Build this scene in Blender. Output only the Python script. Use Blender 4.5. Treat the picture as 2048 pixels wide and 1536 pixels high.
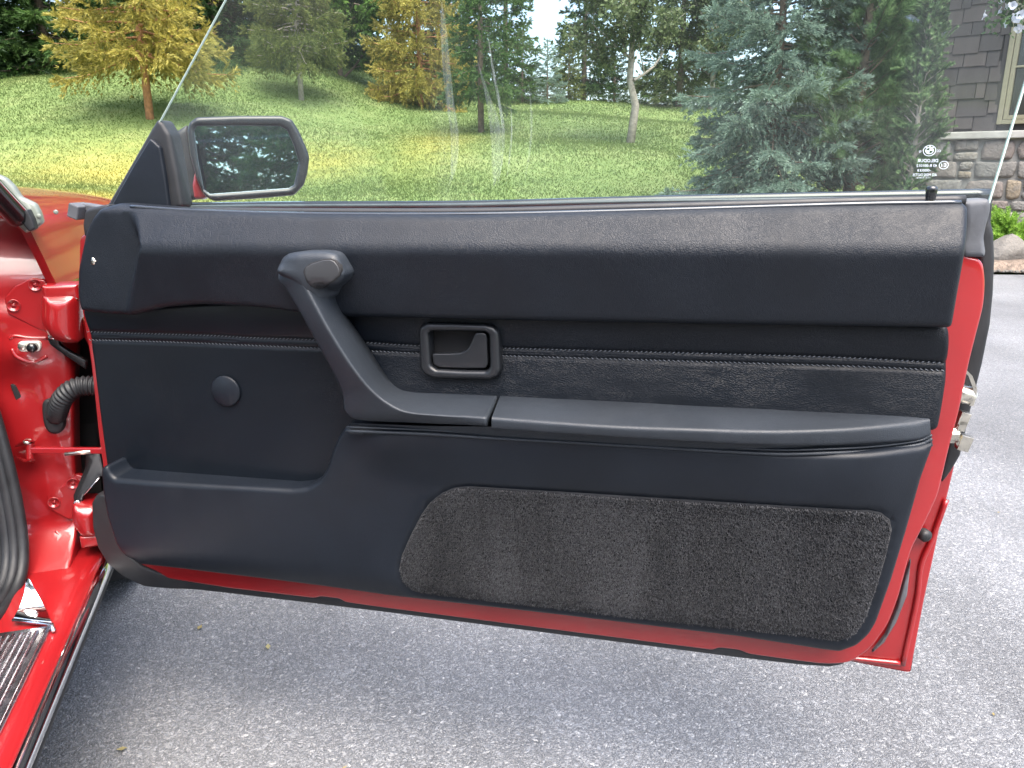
import bpy, math, random
import numpy as np
from mathutils import Vector, Matrix
from mathutils.geometry import delaunay_2d_cdt

for o in list(bpy.data.objects):
    bpy.data.objects.remove(o)
scene = bpy.context.scene
COL = scene.collection
R_ = math.radians

# ------------------------------------------------------------ camera, sky, sun
FPX = 1538.0                       # focal length in pixels of a 2048 px wide picture
PITCH = math.atan((768 - 340) / FPX)
CAM_H = 0.93
cam_data = bpy.data.cameras.new('camera')
cam_data.sensor_width = 36.0
cam_data.lens = FPX / 2048 * 36.0
cam_data.clip_start = 0.02
cam_data.clip_end = 600
cam = bpy.data.objects.new('camera', cam_data)
COL.objects.link(cam)
cam.location = (0, 0, CAM_H)
cam.rotation_euler = (math.pi / 2 - PITCH, 0, 0)
scene.camera = cam

SUN_EL, SUN_AZ = R_(66), R_(160)      # azimuth from +Y, clockwise
world = bpy.data.worlds.new('World')
scene.world = world
world.use_nodes = True
nt = world.node_tree
bg = nt.nodes['Background']
sky = nt.nodes.new('ShaderNodeTexSky')
sky.sky_type = 'NISHITA'
sky.sun_disc = False
sky.sun_elevation = SUN_EL
sky.sun_rotation = SUN_AZ
sky.air_density = 1.0
sky.dust_density = 5.0
sky.ozone_density = 1.0
nt.links.new(sky.outputs[0], bg.inputs[0])
bg.inputs[1].default_value = 0.15
sun_data = bpy.data.lights.new('sun', 'SUN')
sun_data.energy = 1.5
sun_data.angle = R_(60)
sun_data.color = (1.0, 0.96, 0.90)
sun = bpy.data.objects.new('sun', sun_data)
COL.objects.link(sun)
sdir = Vector((math.sin(SUN_AZ) * math.cos(SUN_EL), math.cos(SUN_AZ) * math.cos(SUN_EL), math.sin(SUN_EL)))
sun.rotation_euler = (-sdir).to_track_quat('-Z', 'Y').to_euler()
sun.location = (0, 0, 12)
scene.view_settings.view_transform = 'Standard'
scene.view_settings.look = 'None'
scene.view_settings.gamma = 1.0
scene.view_settings.use_curve_mapping = False
scene.view_settings.exposure = 2.2
scene.render.engine = 'CYCLES'
scene.cycles.max_bounces = 10
scene.cycles.transparent_max_bounces = 24
scene.render.resolution_x = 1024
scene.render.resolution_y = 768

# ------------------------------------------------------------ pixel to place
FW = np.array([0, math.cos(PITCH), -math.sin(PITCH)])
UP = np.array([0, math.sin(PITCH), math.cos(PITCH)])
RT = np.array([1.0, 0, 0])
CAMP = np.array([0, 0, CAM_H])

def ray(x, y):
    return RT * ((x - 1024) / FPX) + UP * (-(y - 768) / FPX) + FW

def hit_plane(x, y, pt, n):
    d = ray(x, y)
    t = ((np.asarray(pt) - CAMP) @ n) / (d @ n)
    return CAMP + d * t

def hit_z(x, y, z):
    d = ray(x, y)
    return CAMP + d * ((z - CAM_H) / d[2])

# the door stands open about 61 degrees: its bottom edge fixes its plane
DA = hit_z(340, 1165, 0.27)
DB = hit_z(1690, 1335, 0.27)
DE = (DB - DA) / np.linalg.norm(DB - DA)
DN = np.array([DE[1], -DE[0], 0.0])
if DN[1] > 0:
    DN = -DN
DORG = np.array([DA[0], DA[1], 0.0])

def dl(p):                          # world to door frame (u, -w, z)
    q = p - DORG
    return (float(q @ DE), float(-(q @ DN)), float(p[2]))

def D(x, y, w=0.0):                 # pixel on the plane w metres in front of the door's steel
    return dl(hit_plane(x, y, DA + DN * w, DN))

def D2(x, y, w=0.0):
    q = D(x, y, w)
    return (q[0], q[2])

DOOR_M = Matrix(((DE[0], -DN[0], 0, DORG[0]), (DE[1], -DN[1], 0, DORG[1]), (0, 0, 1, 0), (0, 0, 0, 1)))

# the car's own frame: sill line
S0 = hit_z(215, 1120, 0.27)
S1 = hit_z(40, 1536, 0.27)
CF = (S0 - S1) / np.linalg.norm(S0 - S1)
CR = np.array([CF[1], -CF[0], 0.0])
CORG = np.array([S0[0], S0[1], 0.0])
CAR_M = Matrix(((CR[0], CF[0], 0, CORG[0]), (CR[1], CF[1], 0, CORG[1]), (0, 0, 1, 0), (0, 0, 0, 1)))

def cl(p):
    q = p - CORG
    return (float(q @ CR), float(q @ CF), float(p[2]))

def A(x, y, a):                     # pixel on a plane across the car, a metres ahead of the hinge
    return cl(hit_plane(x, y, CORG + CF * a, CF))

def A2(x, y, a):
    q = A(x, y, a)
    return (q[0], q[2])

def Z(x, y, z):
    return cl(hit_z(x, y, z))

# ------------------------------------------------------------ objects and tags
def tag(o, label=None, cat=None, group=None, kind=None):
    if label: o['label'] = label
    if cat: o['category'] = cat
    if group: o['group'] = group
    if kind: o['kind'] = kind
    return o

def empty(name, loc=(0, 0, 0), rz=0.0):
    o = bpy.data.objects.new(name, None)
    COL.objects.link(o)
    o.location = loc
    o.rotation_euler = (0, 0, rz)
    o.empty_display_size = 0.1
    return o

def new_mesh(name, verts, faces, smooth=False):
    me = bpy.data.meshes.new(name)
    me.from_pydata([tuple(map(float, v)) for v in verts], [], [tuple(int(i) for i in f) for f in faces])
    me.update()
    if smooth:
        me.polygons.foreach_set('use_smooth', [True] * len(me.polygons))
    return me

def np_mesh(name, v, tris, attr=None):
    me = bpy.data.meshes.new(name)
    v = np.asarray(v, dtype=np.float32)
    tris = np.asarray(tris, dtype=np.int32)
    me.vertices.add(len(v))
    me.vertices.foreach_set('co', v.ravel())
    me.loops.add(tris.size)
    me.loops.foreach_set('vertex_index', tris.ravel())
    me.polygons.add(len(tris))
    me.polygons.foreach_set('loop_start', np.arange(0, tris.size, 3, dtype=np.int32))
    me.polygons.foreach_set('loop_total', np.full(len(tris), 3, dtype=np.int32))
    if attr is not None:
        at = me.attributes.new('tint', 'FLOAT', 'POINT')
        at.data.foreach_set('value', np.asarray(attr, dtype=np.float32))
    me.update()
    me.validate()
    return me

def link(name, me, mat, parent=None):
    o = bpy.data.objects.new(name, me)
    COL.objects.link(o)
    if mat is not None:
        if len(me.materials) == 0:
            me.materials.append(mat)
    if parent is not None:
        o.parent = parent
    return o

class MB:
    """collects pieces of one mesh"""
    def __init__(s):
        s.v, s.f = [], []
    def add(s, v, f):
        n = len(s.v)
        s.v += [tuple(map(float, q)) for q in v]
        s.f += [tuple(int(i) + n for i in q) for q in f]
        return s
    def box(s, c, size, rot=None):
        vs = []
        for i in (-1, 1):
            for j in (-1, 1):
                for k in (-1, 1):
                    p = Vector((i * size[0] / 2, j * size[1] / 2, k * size[2] / 2))
                    if rot is not None:
                        p = rot @ p
                    vs.append((c[0] + p.x, c[1] + p.y, c[2] + p.z))
        return s.add(vs, [(0, 1, 3, 2), (4, 6, 7, 5), (0, 4, 5, 1), (2, 3, 7, 6), (0, 2, 6, 4), (1, 5, 7, 3)])
    def tube(s, path, r, n=10, cap=True, flat=None):
        path = [Vector(p) for p in path]
        m = len(path)
        rs = r if hasattr(r, '__len__') else [r] * m
        vs, fs = [], []
        t = (path[1] - path[0]).normalized()
        ref = Vector((0, 0, 1)) if abs(t.z) < 0.9 else Vector((1, 0, 0))
        nrm = (ref - t * ref.dot(t)).normalized()
        for i in range(m):
            t = (path[min(i + 1, m - 1)] - path[max(i - 1, 0)]).normalized()
            nrm = (nrm - t * nrm.dot(t)).normalized()
            bn = t.cross(nrm)
            for k in range(n):
                a = 2 * math.pi * k / n
                p = path[i] + (nrm * math.cos(a) + bn * math.sin(a) * (flat or 1)) * rs[i]
                vs.append(p)
        for i in range(m - 1):
            for k in range(n):
                k2 = (k + 1) % n
                fs.append((i * n + k, i * n + k2, (i + 1) * n + k2, (i + 1) * n + k))
        if cap:
            fs.append(tuple(reversed(range(n))))
            fs.append(tuple((m - 1) * n + k for k in range(n)))
        return s.add(vs, fs)
    def loft(s, rows, closed=False, caps=False):
        n = len(rows[0])
        vs = [p for r in rows for p in r]
        fs = []
        for i in range(len(rows) - 1):
            for k in range(n if closed else n - 1):
                k2 = (k + 1) % n
                fs.append((i * n + k, i * n + k2, (i + 1) * n + k2, (i + 1) * n + k))
        if caps:
            fs.append(tuple(reversed(range(n))))
            fs.append(tuple((len(rows) - 1) * n + k for k in range(n)))
        return s.add(vs, fs)
    def disc(s, c, nrm, r, h, n=24, bev=0.3):
        nrm = Vector(nrm).normalized()
        q = nrm.to_track_quat('Z', 'Y')
        prof = [(r, 0), (r, h * (1 - bev)), (r - h * bev * 1.2, h), (0.0001, h)]
        rows = []
        for (rr, hh) in prof:
            rows.append([Vector(c) + q @ Vector((rr * math.cos(2 * math.pi * k / n), rr * math.sin(2 * math.pi * k / n), hh)) for k in range(n)])
        return s.loft(rows, closed=True)
    def build(s, name, mat, parent=None, smooth=True, sub=0, bevel=0, auto=None):
        me = new_mesh(name, s.v, s.f, smooth)
        o = link(name, me, mat, parent)
        if bevel:
            b = o.modifiers.new('bevel', 'BEVEL')
            b.width = bevel; b.segments = 2; b.limit_method = 'ANGLE'; b.angle_limit = R_(35)
        if sub:
            m = o.modifiers.new('sub', 'SUBSURF'); m.levels = sub; m.render_levels = sub
        if auto is not None:
            me.set_sharp_from_angle(angle=R_(auto))
        return o

def catmull(pts, n=8, closed=False):
    P = [np.array(p, dtype=float) for p in pts]
    m = len(P)
    out = []
    rng = range(m) if closed else range(m - 1)
    for i in rng:
        if closed:
            p0, p1, p2, p3 = P[(i - 1) % m], P[i], P[(i + 1) % m], P[(i + 2) % m]
        else:
            p1, p2 = P[i], P[i + 1]
            p0 = P[i - 1] if i > 0 else 2 * p1 - p2
            p3 = P[i + 2] if i + 2 < m else 2 * p2 - p1
        for k in range(n):
            t = k / n
            out.append(0.5 * ((2 * p1) + (-p0 + p2) * t + (2 * p0 - 5 * p1 + 4 * p2 - p3) * t * t + (-p0 + 3 * p1 - 3 * p2 + p3) * t ** 3))
    if not closed:
        out.append(P[-1])
    return [tuple(p) for p in out]

def fillet(pts, r, n=5):
    """round each corner of a closed 2D polygon; r one radius or one per corner"""
    out = []
    m = len(pts)
    for i in range(m):
        rr = r[i] if hasattr(r, '__len__') else r
        p = np.array(pts[i], float); a = np.array(pts[i - 1], float); b = np.array(pts[(i + 1) % m], float)
        la, lb = np.linalg.norm(a - p), np.linalg.norm(b - p)
        k = min(rr, la * 0.48, lb * 0.48)
        if k < 1e-5:
            out.append(tuple(p)); continue
        q0 = p + (a - p) / la * k; q1 = p + (b - p) / lb * k
        for j in range(n + 1):
            t = j / n
            out.append(tuple((1 - t) ** 2 * q0 + 2 * t * (1 - t) * p + t * t * q1))
    return out

def resample(poly, step):
    out = []
    m = len(poly)
    for i in range(m):
        a = np.array(poly[i], float); b = np.array(poly[(i + 1) % m], float)
        k = max(1, int(np.linalg.norm(b - a) / step))
        for j in range(k):
            out.append(a + (b - a) * j / k)
    o2 = [out[0]]
    for p in out[1:]:
        if np.linalg.norm(p - o2[-1]) > step * 0.15:
            o2.append(p)
    if np.linalg.norm(o2[-1] - o2[0]) < step * 0.15:
        o2.pop()
    return np.array(o2)

def seg_dist(P, poly):
    a = poly; b = np.roll(poly, -1, axis=0)
    out = np.full(len(P), 1e9)
    ab = b - a
    l2 = (ab ** 2).sum(1) + 1e-15
    for i0 in range(0, len(P), 2000):
        q = P[i0:i0 + 2000]
        t = np.clip(((q[:, None, :] - a[None]) * ab[None]).sum(2) / l2, 0, 1)
        c = a[None] + ab[None] * t[..., None]
        out[i0:i0 + 2000] = np.sqrt(((q[:, None, :] - c) ** 2).sum(2)).min(1)
    return out

def inside(P, poly):
    x, y = P[:, 0], P[:, 1]
    c = np.zeros(len(P), bool)
    j = len(poly) - 1
    for i in range(len(poly)):
        xi, yi = poly[i]; xj, yj = poly[j]
        m = ((yi > y) != (yj > y))
        with np.errstate(divide='ignore', invalid='ignore'):
            xs = (xj - xi) * (y - yi) / (yj - yi + 1e-18) + xi
        c ^= m & (x < xs)
        j = i
    return c

def soft_panel(outline, wf, wback, R, to3d, step=0.012, edge=0.006, extra=None, holes=()):
    """closed padded sheet: outline (p,q) in a plane, height wf(p,q), edges rolled over with radius R down to wback"""
    poly = resample(outline, edge)
    hol = [resample(h, edge) for h in holes]
    allp = [poly] + hol
    lo, hi = poly.min(0), poly.max(0)
    gx, gy = np.meshgrid(np.arange(lo[0], hi[0], step), np.arange(lo[1], hi[1], step))
    gx = gx + (np.arange(gx.shape[0])[:, None] % 2) * step / 2
    pts = [np.stack([gx.ravel(), gy.ravel()], 1)]
    def dist(P):
        d = seg_dist(P, poly)
        for h in hol:
            d = np.minimum(d, seg_dist(P, h))
        return d
    def ok(P):
        c = inside(P, poly)
        for h in hol:
            c &= ~inside(P, h)
        return c
    rings = []
    if R > 0:
        for L in allp:
            t = np.roll(L, -1, 0) - np.roll(L, 1, 0)
            n = np.stack([-t[:, 1], t[:, 0]], 1)
            n /= np.linalg.norm(n, axis=1)[:, None] + 1e-12
            for k in (0.06, 0.2, 0.42, 0.7, 1.0):
                for sgn in (1, -1):
                    q = L + n * sgn * R * k
                    q = q[ok(q)]
                    if len(q):
                        dd = dist(q)
                        rings.append(q[dd > 0.93 * R * k])
        g = pts[0]
        g = g[ok(g)]
        pts = [g[dist(g) > R * 1.25]]
    else:
        g = pts[0]
        g = g[ok(g)]
        pts = [g[dist(g) > step * 0.3]]
    pts += rings
    if extra is not None and len(extra):
        ex = np.array(extra, float)
        ex = ex[ok(ex)]
        if len(ex):
            pts.append(ex[dist(ex) > max(R * 0.5, 0.001)])
    pin = np.concatenate(pts) if pts else np.zeros((0, 2))
    V, E = [], []
    loops = []
    for L in allp:
        n0 = len(V)
        V += [Vector((float(p[0]), float(p[1]))) for p in L]
        E += [(n0 + i, n0 + (i + 1) % len(L)) for i in range(len(L))]
    V += [Vector((float(p[0]), float(p[1]))) for p in pin]
    rv, re, rf, ov, oe, of = delaunay_2d_cdt(V, E, [], 1, 1e-7)
    P2 = np.array([(v.x, v.y) for v in rv])
    tri = np.array([f for f in rf if len(f) == 3])
    cen = P2[tri].mean(1)
    tri = tri[ok(cen)]
    d = dist(P2)
    if R > 0:
        k = np.clip(1 - np.minimum(d, R) / R, 0, 1)
        drop = R * (1 - np.sqrt(np.maximum(0, 1 - k * k)))
    else:
        drop = np.zeros(len(P2))
    w = np.array([wf(p[0], p[1]) for p in P2]) - drop
    verts = [to3d(P2[i][0], P2[i][1], w[i]) for i in range(len(P2))]
    faces = [tuple(t) for t in tri]
    # side walls: boundary edges of the triangles
    cnt = {}
    for t in faces:
        for a, b in ((t[0], t[1]), (t[1], t[2]), (t[2], t[0])):
            if (b, a) in cnt: cnt.pop((b, a))
            else: cnt[(a, b)] = 1
    back = {}
    for (a, b) in cnt:
        for i in (a, b):
            if i not in back:
                back[i] = len(verts)
                verts.append(to3d(P2[i][0], P2[i][1], min(wback, w[i] - 0.0005)))
        faces.append((b, a, back[a], back[b]))
    return verts, faces

def sp_obj(name, mat, parent, outline, wf, wback, R, to3d, **k):
    if not callable(wf):
        c = wf
        wf = lambda p, q: c
    v, f = soft_panel(outline, wf, wback, R, to3d, **k)
    me = new_mesh(name, v, f, True)
    return link(name, me, mat, parent)

def door3(u, z, w): return (u, -w, z)
def sm(a, b, x):
    t = min(1.0, max(0.0, (x - a) / (b - a)))
    return t * t * (3 - 2 * t)

# ------------------------------------------------------------ materials
def mat_new(name):
    m = bpy.data.materials.new(name)
    m.use_nodes = True
    return m, m.node_tree, m.node_tree.nodes['Principled BSDF']

def N(t, typ, **k):
    n = t.nodes.new(typ)
    for a, b in k.items():
        if a in n.inputs.keys() if isinstance(a, str) else False:
            n.inputs[a].default_value = b
        else:
            setattr(n, a, b)
    return n

def coords(t, scale=(1, 1, 1)):
    c = t.nodes.new('ShaderNodeTexCoord')
    mp = t.nodes.new('ShaderNodeMapping')
    mp.inputs['Scale'].default_value = scale
    t.links.new(c.outputs['Object'], mp.inputs['Vector'])
    return mp.outputs['Vector']

def noise(t, vec, scale, detail=4, rough=0.55, dist=0.0):
    n = t.nodes.new('ShaderNodeTexNoise')
    n.inputs['Scale'].default_value = scale
    n.inputs['Detail'].default_value = detail
    n.inputs['Roughness'].default_value = rough
    n.inputs['Distortion'].default_value = dist
    t.links.new(vec, n.inputs['Vector'])
    return n

def voro(t, vec, scale, feature='F1', rnd=1.0):
    n = t.nodes.new('ShaderNodeTexVoronoi')
    n.feature = feature
    n.inputs['Scale'].default_value = scale
    n.inputs['Randomness'].default_value = rnd
    t.links.new(vec, n.inputs['Vector'])
    return n

def ramp(t, fac, stops):
    r = t.nodes.new('ShaderNodeValToRGB')
    e = r.color_ramp.elements
    while len(e) < len(stops):
        e.new(0.5)
    for i, (p, c) in enumerate(stops):
        e[i].position = p
        e[i].color = (c, c, c, 1) if not hasattr(c, '__len__') else (*c, 1)
    t.links.new(fac, r.inputs['Fac'])
    return r.outputs['Color']

def mix(t, fac, a, b, mode='MIX'):
    m = t.nodes.new('ShaderNodeMix')
    m.data_type = 'RGBA'
    m.blend_type = mode
    for s, v in ((m.inputs['Factor'], fac), (m.inputs['A'], a), (m.inputs['B'], b)):
        if isinstance(v, bpy.types.NodeSocket):
            t.links.new(v, s)
        elif s.type == 'RGBA':
            s.default_value = (*v, 1) if len(v) == 3 else v
        else:
            s.default_value = v
    return m.outputs['Result']

def bump(t, h, strength, dist, prev=None):
    b = t.nodes.new('ShaderNodeBump')
    b.inputs['Strength'].default_value = strength
    b.inputs['Distance'].default_value = dist
    t.links.new(h, b.inputs['Height'])
    if prev is not None:
        t.links.new(prev, b.inputs['Normal'])
    return b.outputs['Normal']

def math_(t, op, a, b=None):
    m = t.nodes.new('ShaderNodeMath')
    m.operation = op
    for s, v in ((m.inputs[0], a), (m.inputs[1], b)):
        if v is None: continue
        if isinstance(v, bpy.types.NodeSocket): t.links.new(v, s)
        else: s.default_value = v
    return m.outputs[0]

def plain(name, col, rough=0.5, metal=0.0, spec=0.5, coat=0.0, var=0.0, vs=30, bmp=0.0, bs=200, bd=0.001):
    m, t, b = mat_new(name)
    b.inputs['Roughness'].default_value = rough
    b.inputs['Metallic'].default_value = metal
    b.inputs['Specular IOR Level'].default_value = spec
    b.inputs['Coat Weight'].default_value = coat
    b.inputs['Coat Roughness'].default_value = 0.04
    vec = coords(t)
    if var > 0:
        n = noise(t, vec, vs, 5)
        c = ramp(t, n.outputs['Fac'], [(0.3, tuple(x * (1 - var) for x in col)), (0.7, tuple(min(1, x * (1 + var)) for x in col))])
        t.links.new(c, b.inputs['Base Color'])
        rr = ramp(t, n.outputs['Fac'], [(0.3, max(0, rough - 0.08)), (0.75, min(1, rough + 0.08))])
        t.links.new(rr, b.inputs['Roughness'])
    else:
        b.inputs['Base Color'].default_value = (*col, 1)
    if bmp > 0:
        n2 = noise(t, vec, bs, 3)
        t.links.new(bump(t, n2.outputs['Fac'], bmp, bd), b.inputs['Normal'])
    return m

def vinyl(name, col, rough, grain, wrinkle, gscale=420, stretch=(1, 1, 1), fade=None, spec=0.27):
    m, t, b = mat_new(name)
    vec = coords(t, stretch)
    nz = noise(t, vec, 55, 3)
    wob = t.nodes.new('ShaderNodeVectorMath'); wob.operation = 'SCALE'; wob.inputs['Scale'].default_value = 0.012
    t.links.new(nz.outputs['Color'], wob.inputs[0])
    add = t.nodes.new('ShaderNodeVectorMath'); add.operation = 'ADD'
    t.links.new(vec, add.inputs[0]); t.links.new(wob.outputs[0], add.inputs[1])
    v = voro(t, add.outputs[0], gscale, 'DISTANCE_TO_EDGE')
    cell = ramp(t, v.outputs['Distance'], [(0.0, 0.0), (0.22, 1.0)])
    big = noise(t, vec, 9, 4, 0.6)
    amt = ramp(t, big.outputs['Fac'], [(0.35, 0.25), (0.65, 1.0)])
    cg = mix(t, 1.0, cell, amt, 'MULTIPLY')
    if fade:                              # grain bump fades out towards the map pocket
        sx = t.nodes.new('ShaderNodeSeparateXYZ'); t.links.new(coords(t), sx.inputs[0])
        mr = t.nodes.new('ShaderNodeMapRange'); mr.inputs['From Min'].default_value = fade[0]; mr.inputs['From Max'].default_value = fade[1]
        mr.inputs['To Min'].default_value = 0.12
        t.links.new(sx.outputs[0], mr.inputs['Value'])
        cg = mix(t, mr.outputs[0], (0, 0, 0), cg)
    nrm = bump(t, cg, grain, 0.0006)
    # long soft creases
    w1 = noise(t, coords(t, (1.0, 1.0, 0.45)), 75, 3, 0.5, 0.6)
    w1r = ramp(t, w1.outputs['Fac'], [(0.44, 1.0), (0.50, 0.0), (0.56, 1.0)])
    pm = noise(t, vec, 6.5, 2)
    pmr = ramp(t, pm.outputs['Fac'], [(0.50, 0.0), (0.66, 1.0)])
    w2 = mix(t, pmr, (1, 1, 1), w1r)
    nrm = bump(t, w2, wrinkle, 0.0009, nrm)
    t.links.new(nrm, b.inputs['Normal'])
    c = ramp(t, big.outputs['Fac'], [(0.3, tuple(x * 0.85 for x in col)), (0.7, tuple(x * 1.2 for x in col))])
    dust = noise(t, vec, 260, 2, 0.7)
    dr = ramp(t, dust.outputs['Fac'], [(0.66, 0.0), (0.8, 0.35)])
    c = mix(t, dr, c, tuple(x * 3 for x in col))
    t.links.new(c, b.inputs['Base Color'])
    b.inputs['Specular IOR Level'].default_value = spec
    sm1 = noise(t, coords(t, (1.0, 1.0, 0.6)), 4.5, 6, 0.72, 0.8)
    rr = ramp(t, sm1.outputs['Fac'], [(0.32, rough - 0.09), (0.5, rough), (0.68, rough + 0.13)])
    t.links.new(rr, b.inputs['Roughness'])
    return m

M = {}
M['vinyl_top'] = vinyl('vinyl grained top', (0.0055, 0.0078, 0.0120), 0.46, 0.45, 0.2, 460, spec=0.30)
M['vinyl'] = vinyl('vinyl leather', (0.0036, 0.0054, 0.0085), 0.40, 0.6, 0.12, 420, (0.6, 1, 1.15), (0.25, 0.5), spec=0.27)
M['plastic'] = vinyl('moulded panel', (0.0062, 0.0086, 0.0130), 0.45, 0.14, 0.03, 520)
M['armrest'] = vinyl('armrest skin', (0.020, 0.0245, 0.031), 0.44, 0.3, 0.12, 480, spec=0.36)
M['bezel'] = plain('black plastic', (0.009, 0.0105, 0.013), 0.36, bmp=0.1, bs=900, bd=0.0003)
M['rubber'] = plain('rubber', (0.011, 0.012, 0.014), 0.55, var=0.25, vs=40, bmp=0.15, bs=300)
M['rubber_grey'] = plain('weathered rubber', (0.075, 0.08, 0.09), 0.65, var=0.3, vs=25, bmp=0.2, bs=250)
M['gloss_black'] = plain('gloss black', (0.008, 0.009, 0.010), 0.18, coat=0.3)
M['dark'] = plain('dark cavity', (0.006, 0.006, 0.007), 0.8)
M['chrome'] = plain('chrome', (0.78, 0.79, 0.80), 0.10, 1.0, var=0.03, vs=20)
M['steel'] = plain('zinc plated steel', (0.58, 0.55, 0.48), 0.32, 1.0, var=0.25, vs=90)
M['alu'] = plain('brushed aluminium', (0.66, 0.67, 0.70), 0.24, 1.0, var=0.08, vs=60)
M['seal_grey'] = plain('satin grey seal', (0.06, 0.068, 0.075), 0.42, var=0.2, vs=30)
M['lens'] = plain('smoked lens', (0.030, 0.031, 0.034), 0.40, 0.1)
M['lip'] = plain('glossy highlight lip', (0.02, 0.024, 0.03), 0.22, coat=0.6)
M['stitch'] = plain('grey thread', (0.09, 0.10, 0.115), 0.7)
M['white_plate'] = plain('cream plate', (0.62, 0.60, 0.54), 0.35, 0.3, var=0.15, vs=80)
M['cowl'] = plain('grey green cowl', (0.16, 0.18, 0.155), 0.34, coat=0.3, var=0.12, vs=25)
M['tyre'] = plain('tyre', (0.02, 0.02, 0.021), 0.8, bmp=0.2, bs=120)
M['cabin'] = plain('charcoal cabin lining', (0.02, 0.021, 0.023), 0.9, var=0.3, vs=60, bmp=0.4, bs=300)
M['under'] = plain('underbody', (0.015, 0.015, 0.016), 0.85)

def paint():
    m, t, b = mat_new('red paint')
    vec = coords(t)
    n = noise(t, vec, 7, 4)
    c = ramp(t, n.outputs['Fac'], [(0.3, (0.215, 0.006, 0.008)), (0.7, (0.265, 0.008, 0.010))])
    t.links.new(c, b.inputs['Base Color'])
    b.inputs['Roughness'].default_value = 0.32
    b.inputs['Coat Weight'].default_value = 0.8
    b.inputs['Coat Roughness'].default_value = 0.03
    n2 = noise(t, vec, 55, 3)
    t.links.new(bump(t, n2.outputs['Fac'], 0.06, 0.002), b.inputs['Normal'])
    t.links.new(bump(t, n2.outputs['Fac'], 0.03, 0.002), b.inputs['Coat Normal'])
    return m
M['paint'] = paint()

def carpet():
    m, t, b = mat_new('carpet pile')
    at = t.nodes.new('ShaderNodeAttribute'); at.attribute_name = 'tint'
    vec = coords(t)
    n = noise(t, coords(t, (1.6, 1.0, 0.45)), 7, 4, 0.6, 0.5)
    f = math_(t, 'ADD', math_(t, 'MULTIPLY', at.outputs['Fac'], 0.55), math_(t, 'MULTIPLY', n.outputs['Fac'], 0.75))
    c = ramp(t, f, [(0.40, (0.0095, 0.0104, 0.0125)), (0.62, (0.0225, 0.0238, 0.0272)), (0.85, (0.056, 0.058, 0.064))])
    t.links.new(c, b.inputs['Base Color'])
    b.inputs['Roughness'].default_value = 0.9
    b.inputs['Specular IOR Level'].default_value = 0.2
    b.inputs['Sheen Weight'].default_value = 0.12
    return m
M['carpet'] = carpet()

def glass_mat(name, tint, strength=1.0):
    m = bpy.data.materials.new(name); m.use_nodes = True
    t = m.node_tree
    t.nodes.remove(t.nodes['Principled BSDF'])
    out = t.nodes['Material Output']
    tr = t.nodes.new('ShaderNodeBsdfTransparent'); tr.inputs[0].default_value = (*tint, 1)
    gl = t.nodes.new('ShaderNodeBsdfGlossy'); gl.inputs['Roughness'].default_value = 0.02
    fr = t.nodes.new('ShaderNodeFresnel')
    ge = t.nodes.new('ShaderNodeNewGeometry')
    t.links.new(math_(t, 'SUBTRACT', 1.5, math_(t, 'MULTIPLY', ge.outputs['Backfacing'], 1.5 - 1 / 1.5)), fr.inputs['IOR'])
    mx = t.nodes.new('ShaderNodeMixShader')
    f = math_(t, 'MULTIPLY', fr.outputs[0], strength)
    t.links.new(f, mx.inputs[0]); t.links.new(tr.outputs[0], mx.inputs[1]); t.links.new(gl.outputs[0], mx.inputs[2])
    # thin film of dust and wiped smudges
    du = t.nodes.new('ShaderNodeBsdfDiffuse'); du.inputs[0].default_value = (0.75, 0.8, 0.8, 1)
    dt_ = t.nodes.new('ShaderNodeBsdfTranslucent'); dt_.inputs[0].default_value = (0.75, 0.8, 0.8, 1)
    dm = t.nodes.new('ShaderNodeMixShader'); t.links.new(du.outputs[0], dm.inputs[1]); t.links.new(dt_.outputs[0], dm.inputs[2])
    n = noise(t, coords(t, (1.0, 1.0, 0.35)), 3.2, 6, 0.65, 0.8)
    da = ramp(t, n.outputs['Fac'], [(0.38, 0.012), (0.55, 0.03), (0.72, 0.085)])
    m2_ = t.nodes.new('ShaderNodeMixShader')
    t.links.new(da, m2_.inputs[0]); t.links.new(mx.outputs[0], m2_.inputs[1]); t.links.new(dm.outputs[0], m2_.inputs[2])
    t.links.new(m2_.outputs[0], out.inputs[0])
    return m
M['glass'] = glass_mat('window glass', (0.90, 0.965, 0.935))

def film(name, col, alpha, streak):
    m = bpy.data.materials.new(name); m.use_nodes = True
    t = m.node_tree
    t.nodes.remove(t.nodes['Principled BSDF'])
    out = t.nodes['Material Output']
    tr = t.nodes.new('ShaderNodeBsdfTransparent')
    di = t.nodes.new('ShaderNodeBsdfDiffuse'); di.inputs[0].default_value = (*col, 1)
    tl = t.nodes.new('ShaderNodeBsdfTranslucent'); tl.inputs[0].default_value = (*col, 1)
    ad = t.nodes.new('ShaderNodeMixShader')
    t.links.new(di.outputs[0], ad.inputs[1]); t.links.new(tl.outputs[0], ad.inputs[2])
    mx = t.nodes.new('ShaderNodeMixShader')
    n = noise(t, coords(t, streak), 1.0, 4, 0.6)
    f = ramp(t, n.outputs['Fac'], [(0.35, alpha * 0.15), (0.7, alpha)])
    t.links.new(f, mx.inputs[0]); t.links.new(tr.outputs[0], mx.inputs[1]); t.links.new(ad.outputs[0], mx.inputs[2])
    t.links.new(mx.outputs[0], out.inputs[0])
    return m
M['smear'] = film('dried wiping streak', (0.85, 0.9, 0.88), 0.30, (260, 1, 9))
M['smear2'] = film('faint wiping streak', (0.85, 0.9, 0.9), 0.17, (120, 1, 5))
M['etch'] = plain('white etching', (0.80, 0.90, 0.95), 0.6)
M['glass_edge'] = plain('ground glass edge', (0.55, 0.68, 0.60), 0.25)
mm, tt, bb = mat_new('mirror'); bb.inputs['Metallic'].default_value = 1; bb.inputs['Roughness'].default_value = 0.015
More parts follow.
